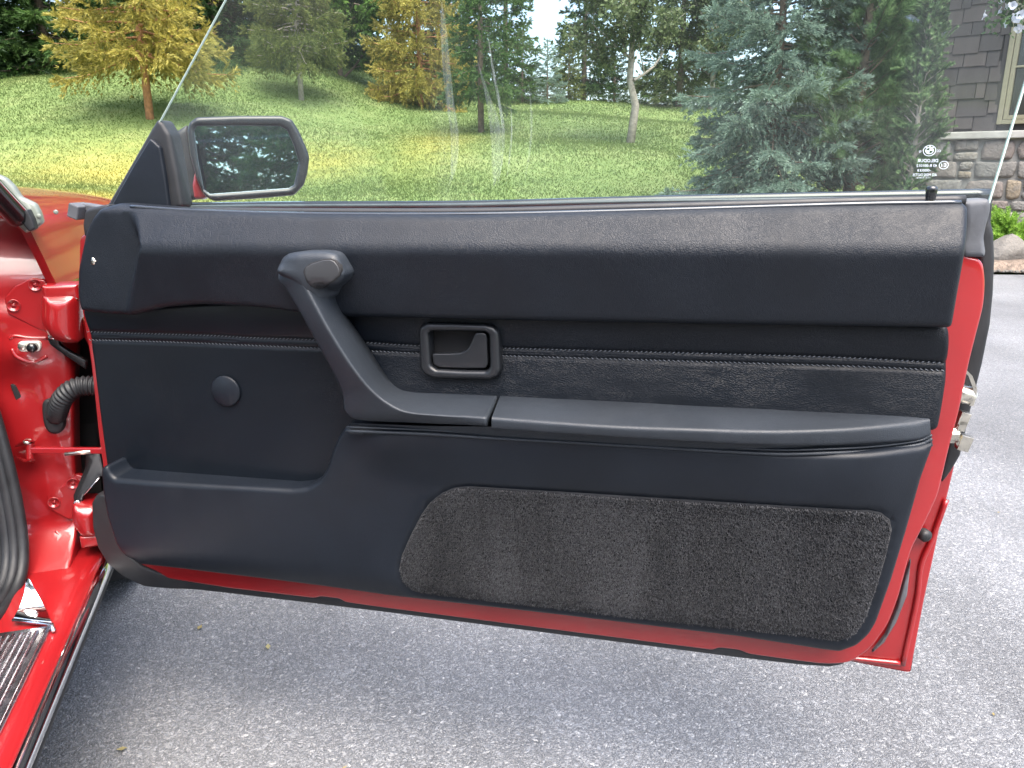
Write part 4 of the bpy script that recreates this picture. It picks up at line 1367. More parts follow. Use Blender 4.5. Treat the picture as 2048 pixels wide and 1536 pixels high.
# check strap
cs = MB()
q0, q1 = A(58, 900, -0.005), A(215, 901, -0.045)
cs.loft([[(p[0], p[1] - 0.004, p[2] - 0.005), (p[0], p[1] - 0.004, p[2] + 0.005), (p[0], p[1] + 0.004, p[2] + 0.005), (p[0], p[1] + 0.004, p[2] - 0.005)] for p in (q0, q1)], closed=True, caps=True)
cs.tube([A(60, 885, -0.005), A(60, 921, -0.005)], 0.006, 12)
k_ = cs.build('check_strap', M['paint'], car, bevel=0.0015, smooth=False)
MB().box(tuple((np.array(A(165, 902, -0.034)) + np.array([0, -0.0055, -0.001]))), (0.05, 0.002, 0.006), Matrix.Rotation(-0.0, 3, 'Z')).build('strap_wear', M['steel'], k_)
for y_, s in ((885, 1), (921, -1)):
    fl = MB()
    pts = [A(29, y_ + 8 * s, 0.015), A(48, y_ - 4 * s if s > 0 else y_ + 2, -0.008), A(62, y_ - 3, -0.018), A(70, y_ - 1, 0.0), A(66, y_ + 3, 0.02)]
    v_ = [(p[0], p[1], p[2] + 0.0015) for p in pts] + [(p[0], p[1], p[2] - 0.0015) for p in pts]
    fl.add(v_, [(0, 1, 2, 3, 4), (9, 8, 7, 6, 5)] + [(i, (i + 1) % 5, 5 + (i + 1) % 5, 5 + i) for i in range(5)])
    fl.build('strap_ear', M['paint'], k_, smooth=False)
MB().disc(A(55, 884, -0.006), (0, -0.2, 1), 0.0065, 0.004, 16).build('strap_pin', M['steel'], k_)

# front wing: rear edge traced, swept forward into the bonnet
edge = [A(x, y, 0.0) for x, y in ((52, 445), (60, 460), (72, 484), (85, 510), (98, 538), (112, 567))]
prof0 = [(-0.62, 0.925), (-0.40, 0.915), (-0.22, 0.90), (-0.12, 0.885), (-0.065, 0.868)] + [(p[0], p[2]) for p in edge] + [(-0.004, 0.738), (0.022, 0.70), (0.044, 0.62), (0.05, 0.50), (0.038, 0.40), (0.02, 0.34), (0.0, 0.28)]
wr = []
for a_ in (0.0, 0.06, 0.15, 0.3, 0.5, 0.8, 1.1, 1.4, 1.62):
    dz = -0.02 * (a_ / 1.6) - 0.16 * max(0, (a_ - 0.9) / 0.7) ** 2
    db = 0.012 * math.sin(min(1, a_ / 0.8) * math.pi / 2) - 0.10 * max(0, (a_ - 1.0) / 0.6) ** 2
    row = []
    for (b_, z_) in prof0:
        top = sm(0.6, 0.9, z_)
        zz = z_ + dz * top
        if z_ < 0.62 and 0.16 < a_ < 0.95:      # wheel arch
            arch = 0.30 + 0.36 * math.sqrt(max(0, 1 - ((a_ - 0.52) / 0.40) ** 2))
            zz = max(zz, min(arch, 0.66))
        row.append((b_ + db, a_, zz))
    wr.append(row)
# doubled rear edge: a thin return flange
fl = [[(p[0], 0.0, p[2]) for p in wr[0]], [(p[0] - 0.004, 0.003, p[2] - 0.002) for p in wr[0]], [(p[0] - 0.014, 0.012, p[2] - 0.006) for p in wr[0]]]
fw = MB().loft(wr)
fw.loft(fl)
wing = fw.build('front_wing', M['paint'], car)
m_ = wing.modifiers.new('sub', 'SUBSURF'); m_.levels = 1; m_.render_levels = 1
# side moulding on the wing
MB().loft([[(0.004 + db_, a_, 0.752), (0.014 + db_, a_, 0.748), (0.015 + db_, a_, 0.735), (0.004 + db_, a_, 0.729)] for a_, db_ in ((0.003, -0.012), (0.15, -0.004), (0.4, 0.004), (0.8, 0.008), (1.1, 0.006))], closed=True, caps=True).build('wing_moulding', M['chrome'], wing, smooth=False)
# far half of the bonnet
MB().loft([[(-0.60, a_, 0.9235 - 0.02 * (a_ / 1.6) - 0.16 * max(0, (a_ - 0.9) / 0.7) ** 2), (-1.0, a_, 0.925 - 0.02 * (a_ / 1.6) - 0.16 * max(0, (a_ - 0.9) / 0.7) ** 2), (-1.35, a_, 0.90 - 0.16 * max(0, (a_ - 0.9) / 0.7) ** 2), (-1.52, a_, 0.84 - 0.16 * max(0, (a_ - 0.9) / 0.7) ** 2), (-1.56, a_, 0.5)] for a_ in (0.0, 0.3, 0.6, 0.9, 1.1, 1.3, 1.62)]).build('bonnet', M['paint'], car)

# grey cowl corner at the foot of the windscreen
cw = [(60, 458), (68, 462), (98, 451), (122, 437), (116, 418), (104, 403), (90, 399), (60, 392), (40, 372), (10, 355), (-30, 340), (-60, 380), (20, 440)]
def cw3(p, q_, w): return (p, -0.012 + 0.10 * max(0, (p + 0.06) / 0.06) - w + 0.35 * max(0, q_ - 0.84), q_)
cwp = [A2(x, y, -0.012 + 0.10 * max(0, (A2(x, y, 0)[0] + 0.06) / 0.06)) for x, y in cw]
cwo = sp_obj('cowl_corner', M['cowl'], car, fillet(cwp, 0.004), 0.006, -0.01, 0.005, car3(-0.004), step=0.008, edge=0.004)
for x, y in ((78, 432), (112, 424)):
    q = A(x, y, -0.0105); MB().disc(q, (0, -1, 0), 0.0035, 0.002, 14).build('cowl_rivet', M['cowl'], cwo)
# windscreen pillar: chrome line over black, running up and back out of the picture
def wp(off):
    return [A(60 + off[0], 430 + off[1], -0.02), A(30 + off[0], 398 + off[1], -0.05), A(0 + off[0], 365 + off[1], -0.08), A(-60 + off[0], 300 + off[1], -0.14), A(-160 + off[0], 190 + off[1], -0.25), (-0.36 + off[0] * 0.0004, -0.62, 1.27), (-0.40 + off[0] * 0.0004, -0.95, 1.335), (-0.42, -1.6, 1.34), (-0.42, -2.3, 1.30)]
ap = MB().tube(catmull(wp((-24, 6)), 6), 0.016, 12).build('windscreen_pillar', M['gloss_black'], car)
MB().tube(catmull(wp((-6, -4)), 6), 0.0045, 10).build('pillar_chrome', M['chrome'], ap)
sp_obj('pillar_foot', M['rubber'], ap, fillet([A2(x, y, -0.03) for x, y in ((36, 428), (54, 418), (64, 438), (70, 458), (58, 464), (46, 450))], 0.003), 0.0, -0.02, 0.003, car3(-0.03), step=0.01, edge=0.004)
# windscreen glass
wg = [A(60, 425, 0.0), A(-160, 190, -0.24)]
MB().add([wg[0], (-0.37, -0.62, 1.265), (-1.18, -0.62, 1.265), (-1.48, wg[0][1], wg[0][2])], [(0, 1, 2, 3)]).build('windscreen', M['glass'], car)

# sill
sl = []
for a_ in np.linspace(-2.3, 0.06, 26):
    sl.append([(-0.30, a_, 0.285), (-0.16, a_, 0.288), (-0.06, a_, 0.290), (-0.022, a_, 0.289), (-0.010, a_, 0.285), (-0.003, a_, 0.276), (-0.001, a_, 0.262), (-0.006, a_, 0.235), (-0.05, a_, 0.20), (-0.12, a_, 0.17)])
MB().loft(sl).build('sill', M['paint'], car)
st_ = MB()
st_.tube([(0.000, a_, 0.270) for a_ in np.linspace(-2.3, 0.06, 20)], 0.0115, 16)
ch = st_.build('sill_moulding', M['chrome'], car)
MB().tube([(-0.001, a_, 0.252) for a_ in np.linspace(-2.3, 0.06, 20)], 0.0085, 10).build('moulding_gasket', M['rubber'], ch)
# scuff plate
SZ = 0.2925
s_in = Z(-60, 1255, SZ); s_r = Z(104, 1252, SZ)
bR = s_r[0]
scf = MB()
aF = s_r[1]
def strip(b0, b1, z0, z1, a0, a1):
    scf.add([(b0, a0, z0), (b1, a0, z0), (b1, a1, z0), (b0, a1, z0), (b0, a0, z1), (b1, a0, z1), (b1, a1, z1), (b0, a1, z1)], [(4, 5, 6, 7), (0, 1, 5, 4), (1, 2, 6, 5), (2, 3, 7, 6), (3, 0, 4, 7)])
strip(bR - 0.155, bR, SZ - 0.003, SZ + 0.0015, -2.2, aF)
sc = scf.build('scuff_plate', M['alu'], car, smooth=False, bevel=0.001)
rb_ = MB()
for i in range(9):
    c_ = bR - 0.016 - i * 0.0095
    rb_.tube([(c_, a_, SZ + 0.0014) for a_ in np.linspace(-2.15, aF - 0.012, 4)], 0.0032, 8)
rb_.tube([(bR - 0.004, a_, SZ + 0.001) for a_ in np.linspace(-2.15, aF - 0.006, 4)], 0.0028, 8)
rb_.build('scuff_rib', M['alu'], sc)
# polished kick corner at its front end
kc = [[A(52, 1159, -0.170), A(56, 1157, -0.170), A(60, 1160, -0.170)], [A(48, 1188, -0.180), A(62, 1188, -0.178), A(76, 1190, -0.178)], [A(39, 1214, -0.196), A(66, 1217, -0.196), A(92, 1219, -0.200)], [Z(30, 1230, 0.302), Z(68, 1235, 0.301), Z(100, 1238, 0.300)], [Z(26, 1241, 0.297), Z(68, 1246, 0.2965), Z(105, 1249, 0.296)]]
MB().loft(list(map(list, zip(*[catmull(c_, 4) for c_ in zip(*[catmull(r_, 4) for r_ in kc])])))).build('kick_corner', M['chrome'], sc)
MB().tube([Z(26, 1240, 0.299), Z(70, 1245, 0.297), Z(104, 1249, 0.296), Z(107, 1262, 0.294)], 0.0028, 8).build('kick_rim', M['alu'], sc)

# door-opening rubber: three lips side by side
ws = None
path = [(-40, 740, 0.0), (-8, 840, -0.01), (14, 920, -0.02), (32, 1000, -0.03), (44, 1080, -0.045), (43, 1140, -0.07), (26, 1190, -0.11), (0, 1228, -0.17), (-60, 1290, -0.27), (-150, 1390, -0.40)]
for i, (dx, r_, da) in enumerate(((0, 0.0095, 0), (-17, 0.0085, -0.004), (-32, 0.0085, -0.003), (-50, 0.011, 0.002))):
    core = [A(x + dx, y, a_ + da) for x, y, a_ in path]
    c0, c1 = core[0], core[-1]
    core = [(c0[0] - 0.20, -0.64, 1.24), (c0[0] - 0.09, -0.32, 1.05), (c0[0] - 0.035, -0.09, 0.86), (c0[0] - 0.012, -0.01, 0.72)] + core + [(c1[0] - 0.002, -0.75, c1[2] - 0.002), (c1[0] - 0.004, -1.3, c1[2] - 0.003), (c1[0] - 0.004, -2.2, c1[2])]
    pts = catmull(core, 8)
    t_ = MB().tube(pts, r_, 12)
    if i == 0:
        ws = t_.build('opening_seal', M['rubber'], car)
    else:
        t_.build('seal_lip', M['rubber'], ws)
# cabin: kick panel, floor, bulkhead, dashboard, seat and roof
MB().box((-0.26, 0.05, 0.52), (0.16, 0.14, 0.54)).build('kick_panel', M['cabin'], car, smooth=False, bevel=0.01)
MB().box((-0.82, -1.1, 0.24), (1.24, 2.3, 0.03)).build('cabin_floor', M['cabin'], car, smooth=False)
MB().box((-0.78, 0.14, 0.55), (1.2, 0.03, 0.62)).build('bulkhead', M['under'], car, smooth=False)
dsh = []
for b_ in np.linspace(-0.22, -1.44, 9):
    dsh.append([(b_, 0.12, 0.86), (b_, -0.02, 0.87), (b_, -0.14, 0.85), (b_, -0.20, 0.80), (b_, -0.19, 0.74), (b_, -0.15, 0.66), (b_, -0.10, 0.58), (b_, 0.0, 0.55), (b_, 0.12, 0.55)])
MB().loft(dsh, caps=False).build('dashboard', M['plastic'], car, sub=1)
st2 = MB().box((-0.58, -1.0, 0.42), (0.50, 0.55, 0.16)).build('seat_cushion', M['plastic'], car, smooth=True, bevel=0.05)
MB().box((-0.58, -1.36, 0.76), (0.50, 0.16, 0.66), Matrix.Rotation(-0.3, 3, 'X')).build('backrest', M['plastic'], st2, smooth=True, bevel=0.05)
rfr = []
for a_, z_ in ((-0.62, 1.27), (-0.8, 1.325), (-1.2, 1.36), (-1.7, 1.36), (-2.3, 1.30)):
    rfr.append([(-0.37, a_, z_), (-0.55, a_, z_ + 0.035), (-0.78, a_, z_ + 0.045), (-1.0, a_, z_ + 0.035), (-1.19, a_, z_)])
MB().loft(rfr).build('roof', M['paint'], car)
MB().tube([(-0.37, -0.62, 1.27), (-0.78, -0.63, 1.315), (-1.19, -0.62, 1.27)], 0.015, 8).build('screen_header', M['gloss_black'], car)
MB().tube(catmull([(-1.50, -0.02, 0.86), (-1.42, -0.25, 1.02), (-1.19, -0.62, 1.27), (-1.16, -0.95, 1.335), (-1.15, -2.3, 1.30)], 6), 0.018, 10).build('far_pillar', M['gloss_black'], car)
# floor pan and wheel
MB().box((-0.78, -0.5, 0.19), (1.40, 4.0, 0.05)).build('floor_pan', M['under'], car, smooth=False)
wc = Vector((-0.13, 0.52, 0.315))
def torus_rows(R0, prof, n=48):
    return [[(wc.x + b_, wc.y + (R0 + r_) * math.cos(t_), wc.z + (R0 + r_) * math.sin(t_)) for b_, r_ in prof] for t_ in np.linspace(0, 2 * math.pi, n + 1)]
prof = [(0.09, -0.10), (0.10, -0.06), (0.102, -0.02), (0.09, 0.0), (0.07, 0.004), (0.0, 0.006), (-0.07, 0.004), (-0.09, 0.0), (-0.10, -0.05), (-0.09, -0.10)]
wh = MB().loft(torus_rows(0.309, prof)).build('front_wheel', M['tyre'], car)
rm = MB().loft(torus_rows(0.21, [(0.09, 0.0), (0.085, -0.012), (0.05, -0.016), (0.045, -0.12), (0.06, -0.15), (0.062, -0.2099)]))
rm.build('rim', M['alu'], wh)
# arch liner
MB().loft([[(b_, wc.y + 0.40 * math.cos(t_), wc.z + 0.02 + 0.38 * math.sin(t_)) for b_ in (-0.02, -0.34)] for t_ in np.linspace(-0.1, math.pi + 0.1, 20)]).build('arch_liner', M['under'], car)

# ------------------------------------------------------------ ground
def terr(x, y):
    x = np.asarray(x, float); y = np.asarray(y, float)
    def S(a, b, q):
        t = np.clip((q - a) / (b - a), 0, 1); return t * t * (3 - 2 * t)
    t = np.maximum(0, y - 6.9)
    z = 0.13 * t * S(0, 3.0, t)
    z = z + 0.12 * np.maximum(0, y - 12.5) * S(12.5, 16, y) * S(-1, -9, x)
    z = z + 0.02 * np.maximum(0, y - 12.5) * S(12.5, 15, y)
    z = z + 0.10 * np.sin(x * 0.55 + 1.3) * S(9, 13, y) + 0.07 * np.sin(y * 0.9 + x * 0.3) * S(9, 13, y)
    right = S(3.2, 5.0, x) * (1 - S(12, 17, y))
    z = z * (1 - 0.8 * right)
    over = np.maximum(0, y - 29)
    z = z - 0.12 * over
    z = z - np.maximum(0, (y - 29)) * 0.03
    z = np.where(y > 29, np.maximum(z, 1.5), z)
    return z - 0.05 * (y < 7.4) * 1.0 * S(7.4, 7.0, y)

def ground_hit(px, py):
    d = ray(px, py)
    ts = np.linspace(5, 60, 2200)
    P = CAMP[None] + d[None] * ts[:, None]
    h = terr(P[:, 0], P[:, 1])
    k = np.argmax(P[:, 2] < h)
    return P[k] if (P[:, 2] < h).any() else at_depth(px, 28.0)

def at_depth(px, y):
    """ground point below pixel column px at depth y"""
    x = (px - 1024) / FPX * (y * math.cos(PITCH) - 0.6 * math.sin(PITCH))
    return np.array([x, y, float(terr(x, y))])

xs = np.concatenate([np.linspace(-220, -30, 20), np.linspace(-28, 28, 90), np.linspace(30, 220, 20)])
ys = np.concatenate([np.linspace(-220, -12, 18), np.linspace(-10, 6.6, 8), np.linspace(6.8, 36, 80), np.linspace(38, 260, 22)])
gxx, gyy = np.meshgrid(xs, ys)
gz = terr(gxx, gyy)
vv = np.stack([gxx.ravel(), gyy.ravel(), gz.ravel()], 1)
nx_ = len(xs)
qf = [(j * nx_ + i, j * nx_ + i + 1, (j + 1) * nx_ + i + 1, (j + 1) * nx_ + i) for j in range(len(ys) - 1) for i in range(nx_ - 1)]
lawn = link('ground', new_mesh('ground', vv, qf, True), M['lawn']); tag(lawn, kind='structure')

dr = MB()
ex_ = [(-14, 6.6), (-9, 6.9), (-4, 7.0), (0, 7.02), (3.0, 7.05), (4.3, 7.12), (5.3, 6.95), (6.2, 6.3), (7.2, 5.3), (9, 3.9), (14, 1.5)]
top = catmull(ex_, 6)
vs_ = [(x, y, 0.0) for x, y in top] + [(x, -9.0 + 0.3 * math.sin(x), 0.0) for x, y in reversed(top)]
n_ = len(top)
for i in range(n_ - 1):
    pass
dr.add(vs_, [tuple(range(len(vs_)))])
drv = dr.build('driveway', M['asphalt'], smooth=False); tag(drv, kind='structure')

# grass
def grass(seed, n, ymin, ymax, hmul):
    rng = np.random.default_rng(seed)
    u = rng.random(n)
    y = ymin + (ymax - ymin) * u ** 1.25
    x = (rng.uniform(-0.72, 0.52, n)) * y
    keep = (x < 3.7) | (y > 11.5)
    x, y = x[keep], y[keep]
    return x, y
rng = np.random.default_rng(11)
gx1, gy1 = grass(1, 300000, 7.05, 33, 1)
k = len(gx1)
z = terr(gx1, gy1)
hgt = rng.uniform(0.010, 0.030, k) * (1 + gy1 / 30) * (0.7 + 0.6 * (np.sin(gx1 * 1.1) * np.sin(gy1 * 0.8 + 1) * 0.5 + 0.5))
wd = rng.uniform(0.004, 0.008, k) * (0.6 + gy1 / 14)
an = rng.uniform(0, 2 * np.pi, k)
lean = rng.normal(0, 0.7, (k, 2))
b0 = np.stack([gx1 - np.cos(an) * wd, gy1 - np.sin(an) * wd, z - 0.005], 1)
b1 = np.stack([gx1 + np.cos(an) * wd, gy1 + np.sin(an) * wd, z - 0.005], 1)
tp = np.stack([gx1 + lean[:, 0] * hgt, gy1 + lean[:, 1] * hgt, z + hgt], 1)
V = np.concatenate([b0, b1, tp]); idx = np.arange(k)
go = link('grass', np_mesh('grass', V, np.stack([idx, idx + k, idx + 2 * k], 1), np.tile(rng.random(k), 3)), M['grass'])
tag(go, 'rough green grass covering the slope beyond the driveway', 'grass', kind='stuff')

# ------------------------------------------------------------ trees
class Leaves:
    def __init__(s): s.v, s.t, s.a, s.n = [], [], [], 0
    def tris(s, A_, B_, C_, tint):
        k = len(A_)
        s.v.append(np.stack([A_, B_, C_], 1).reshape(-1, 3))
        s.t.append(np.arange(k * 3).reshape(-1, 3) + s.n)
        s.a.append(np.repeat(tint, 3)); s.n += k * 3
    def mesh(s, name):
        return np_mesh(name, np.concatenate(s.v), np.concatenate(s.t), np.concatenate(s.a))

def unit(a): return a / (np.linalg.norm(a, axis=-1, keepdims=True) + 1e-9)

def needles(lv, rng, base, axis, length, width, blades, tint, droop=0.0, spread=0.45):
    """bottle-brush tufts: blades fanned round each twig piece"""
    k = len(base)
    axis = unit(axis)
    ref = np.where(np.abs(axis[:, 2:3]) < 0.9, np.array([[0, 0, 1.0]]), np.array([[1.0, 0, 0]]))
    s1 = unit(np.cross(axis, ref)); s2 = np.cross(axis, s1)
    for b in range(blades):
        a = 2 * np.pi * (b + rng.random(k)) / blades
        rad = s1 * np.cos(a)[:, None] + s2 * np.sin(a)[:, None]
        tipd = unit(axis + rad * (spread * rng.uniform(0.5, 1.4, k))[:, None])
        tipd[:, 2] -= droop
        tang = np.cross(axis, rad)
        L = (length * rng.uniform(0.7, 1.2, k))[:, None]
        W = (width * rng.uniform(0.7, 1.3, k))[:, None]
        A_ = base + rad * W * 0.3 - tang * W * 0.5
        B_ = base + rad * W * 0.3 + tang * W * 0.5
        C_ = base + tipd * L
        lv.tris(A_, B_, C_, np.clip(tint + rng.normal(0, 0.12, k), 0, 1))

def conifer_mesh(seed, H, Rb, z0, nb, twigs, tufts, blades, tl, tw, shape=0.85, elev=(-0.25, 0.7), droop=0.35, flat=0.25, gap=0.0):
    rng = np.random.default_rng(seed)
    lv = Leaves()
    wood = MB()
    wood.tube([(0, 0, -0.3), (0.01, 0.01, H * 0.3), (0, 0.02, H * 0.7), (0, 0, H)], [0.012 * H + 0.02, 0.009 * H + 0.015, 0.005 * H, 0.004], 9)
    bwood = MB()
    for i in range(nb):
        f = (i + rng.random()) / nb
        f = f ** 1.25
        h = z0 + (H - z0) * f
        if gap and rng.random() < gap: continue
        L = Rb * (1 - f) ** shape * rng.uniform(0.72, 1.12) + 0.12
        az = i * 2.39996 + rng.normal(0, 0.25)
        el = elev[0] + (elev[1] - elev[0]) * f + rng.normal(0, 0.08)
        nseg = 10
        tt_ = np.linspace(0, 1, nseg)
        out = L * tt_
        up = L * (np.sin(el) * tt_ - droop * tt_ ** 2 * (1 - f) + 0.75 * droop * tt_ ** 4 * (1 - f))
        side = rng.normal(0, 0.06) * L * tt_ ** 2
        ca, sa = math.cos(az), math.sin(az)
        pts = np.stack([out * math.cos(el) * ca - side * sa, out * math.cos(el) * sa + side * ca, h + up], 1)
        bwood.tube([tuple(p) for p in pts[::3]], [max(0.004, 0.012 * L * (1 - 0.85 * t_)) for t_ in tt_[::3]], 4, cap=False)
        nt_ = max(4, int(twigs * (0.35 + 0.65 * (1 - f)) * L / max(Rb, 0.1) + 3))
        s = rng.uniform(0.06, 1.0, nt_) ** 0.75
        ii = np.clip((s * (nseg - 1)).astype(int), 0, nseg - 2); fr = s * (nseg - 1) - ii
        bp_ = pts[ii] * (1 - fr[:, None]) + pts[ii + 1] * fr[:, None]
        bd_ = unit(pts[ii + 1] - pts[ii])
        hor = unit(np.cross(bd_, np.array([[0, 0, 1.0]])))
        sg_ = np.where(rng.random(nt_) < 0.5, 1, -1)[:, None]
        td = unit(bd_ * rng.uniform(0.5, 1.1, (nt_, 1)) + hor * sg_ * rng.uniform(0.4, 1.0, (nt_, 1)) + np.array([[0, 0, 1.0]]) * rng.normal(-0.12, flat, (nt_, 1)))
        tlen = L * (0.42 * (1.02 - s) + 0.10) * rng.uniform(0.7, 1.3, nt_) + 0.05
        cl_tint = rng.uniform(0.1, 0.9)
        for j in range(tufts):
            g = (j + rng.random(nt_)) / tufts
            base = bp_ + td * (tlen * g)[:, None]
            base[:, 2] -= droop * 0.25 * tlen * g ** 2
            needles(lv, rng, base, td + rng.normal(0, 0.18, (nt_, 3)), tl, tw, blades, np.clip(0.35 * cl_tint + 0.5 * rng.random(nt_) + 0.1 * g, 0, 1))
    # leader
    top = np.array([[0, 0, H - 0.05 * q_] for q_ in range(14)])
    needles(lv, rng, top, np.tile([[0, 0, 1.0]], (14, 1)), tl * 1.3, tw, blades, np.full(14, 0.6))
    return wood, bwood, lv

def tree_obj(name, gen, bark, leafmat, label, cat, group=None):
    wood, bwood, lv = gen
    root = empty(name)
    tag(root, label, cat, group)
    wood.build('trunk', bark, root)
    br = bwood.build('branches', bark, root)
    link('crown', lv.mesh('crown'), leafmat, br)
    return root

def place(root, x, y, rz=0, s=1.0, sink=0.0, sz=None):
    root.location = (x, y, float(terr(x, y)) - sink)
    root.rotation_euler = (0, 0, rz)
    root.scale = (s, s, sz or s)
    return root

def copy_tree(o, label=None, crown=None, parent=None, bark=None):
    c = o.copy(); COL.objects.link(c)
    if parent is not None: c.parent = parent
    for ch in o.children:
        copy_tree(ch, None, crown, c, bark)
    if label: c['label'] = label
    if bark is not None and o.name.split('.')[0] in ('trunk', 'branches'):
        c.material_slots[0].link = 'OBJECT'; c.material_slots[0].material = bark
    if crown is not None and o.name.startswith('crown'):
        c.material_slots[0].link = 'OBJECT'; c.material_slots[0].material = crown
    return c

# big blue spruce beside the house
sp_ = at_depth(1548, 10.0)
t1 = tree_obj('blue_spruce', conifer_mesh(21, 7.4, 2.05, 0.10, 240, 74, 6, 5, 0.085, 0.020, 0.80, (-0.18, 0.75), 0.42, 0.16), M['bark'], M['blue_spruce'],
              'large blue-green spruce with drooping layered boughs beside the house', 'tree')
place(t1, sp_[0], sp_[1], 0.6, 0.60, 0.05, 0.86)

# slope spruce with golden sunlight painted into its needles, and its kin further off
gold = conifer_mesh(5, 8.5, 2.2, 1.15, 165, 38, 5, 6, 0.13, 0.026, 0.8, (-0.06, 0.6), 0.28, 0.3)
q = ground_hit(300, 238)
t2 = tree_obj('sun_tinted_spruce', gold, M['bark_orange'], M['sunlit_fir'], 'spruce with golden sunlight painted into its needles and bare orange-brown lower trunk on the lawn', 'tree')
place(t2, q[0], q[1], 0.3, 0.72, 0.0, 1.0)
q = at_depth(845, 25)
t3 = copy_tree(t2, 'spruce with golden sunlight painted into its needles, standing at the lawn crest between a leafy tree and a thin spruce')
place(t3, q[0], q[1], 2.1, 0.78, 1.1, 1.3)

gA = conifer_mesh(6, 9.0, 2.6, 0.55, 230, 44, 5, 5, 0.15, 0.036, 0.8, (-0.25, 0.6), 0.28, 0.25)
q = at_depth(455, 25)
t4 = tree_obj('spruce', gA, M['bark'], M['dark_fir'], 'dark green spruce behind the sun-tinted spruce, branches down to the grass', 'tree')
place(t4, q[0], q[1], 2.2, 0.9, 1.3, 1.15)
q = ground_hit(603, 200)
t5 = copy_tree(t2, 'olive green spruce with a slim pale bare trunk on the slope', M['olive_fir'], bark=M['bark_pale'])
t5.name = 'slim_spruce'
place(t5, q[0], q[1], 1.7, 0.62, 0.0, 1.05)
q = at_depth(120, 24)
t6 = copy_tree(t4, 'dense grey-green spruce with dark base, behind the sun-tinted spruce towards the wood edge', M['green_fir'])
place(t6, q[0], q[1], 0.5, 1.15, 1.6)
q = at_depth(-60, 22.5)
t7 = copy_tree(t4, 'darkest spruce at the end of the tree row above the bonnet', M['dark_fir'])
place(t7, q[0], q[1], 3.9, 1.1, 1.5)

gB = conifer_mesh(8, 7.5, 1.25, 0.9, 130, 24, 4, 5, 0.13, 0.028, 0.75, (-0.1, 0.5), 0.2, 0.3, gap=0.1)
q = ground_hit(962, 265)
t8 = tree_obj('spruce', gB, M['bark'], M['green_fir'], 'thin open spruce standing alone on the slope below the crest', 'tree')
place(t8, q[0], q[1], 0.2, 0.72, 0.0, 1.0)
for px, dep, s, lab, cm, rz in ((1012, 29, 1.35, 'narrow green spruce on the crest behind the thin lone spruce', M['green_fir'], 1.1),
                               (1165, 30, 1.45, 'narrow dark spruce on the crest rising against white sky', M['dark_fir'], 2.4),
                               (1352, 28, 1.55, 'narrow brownish-olive spruce behind the bare-stemmed tree', M['larch'], 4.0),
                               (1395, 31, 1.3, 'narrow deep green spruce half hidden behind the blue spruce', M['dark_fir'], 5.0),
                               (700, 31, 1.5, 'tall dark spruce behind the broad-leaved tree at the crest', M['dark_fir'], 0.7),
                               (530, 28, 1.6, 'tall green spruce between the dark spruce and the pale-trunked one', M['green_fir'], 3.2)):
    q = at_depth(px, dep)
    place(copy_tree(t8, lab, cm), q[0], q[1], rz, s * 0.72, 0.6, s)
for px, dep, s, lab, cm, rz in ((262, 29, 1.15, 'tall dark spruce closing the wood directly behind the sun-tinted spruce', M['dark_fir'], 0.9),
                               (385, 30, 1.1, 'tall green spruce in the back row between the sun-tinted and the pale-trunked spruce', M['green_fir'], 2.9),
                               (640, 31, 1.1, 'tall green spruce in the back row behind the broad-leaved tree', M['green_fir'], 4.6),
                               (905, 32, 0.95, 'dark green spruce in the back row behind the second sun-tinted spruce', M['dark_fir'], 1.6)):
    q = at_depth(px, dep)
    place(copy_tree(t4, lab, cm), q[0], q[1], rz, s * 0.8, 1.2, s * 1.15)
gS = conifer_mesh(9, 2.3, 0.75, 0.05, 60, 18, 4, 3, 0.09, 0.025, 0.8, (0.0, 0.6), 0.15, 0.25)
q = ground_hit(1094, 205)
t9 = tree_obj('young_spruce', gS, M['bark'], M['blue_spruce'], 'small bluish young spruce on the crest under the gap of sky', 'tree')
place(t9, q[0], q[1], 0, 0.85)
q = at_depth(1225, 29)
place(copy_tree(t9, 'small dark young spruce on the crest beside the bare-stemmed tree', M['dark_fir']), q[0], q[1], 1.3, 0.95)

for px, dep, s, lab, cm, rz in ((1045, 28, 1.0, 'small green young spruce on the crest beside the bluish one', M['green_fir'], 2.0),
                               (1135, 29, 0.8, 'lowest young spruce on the crest, between the bluish one and the narrow dark spruce', M['olive_fir'], 3.1),
                               (1305, 28.5, 1.05, 'small green young spruce on the crest behind the bare-stemmed tree', M['green_fir'], 5.1)):
    q = at_depth(px, dep)
    place(copy_tree(t9, lab, cm), q[0], q[1], rz, s)

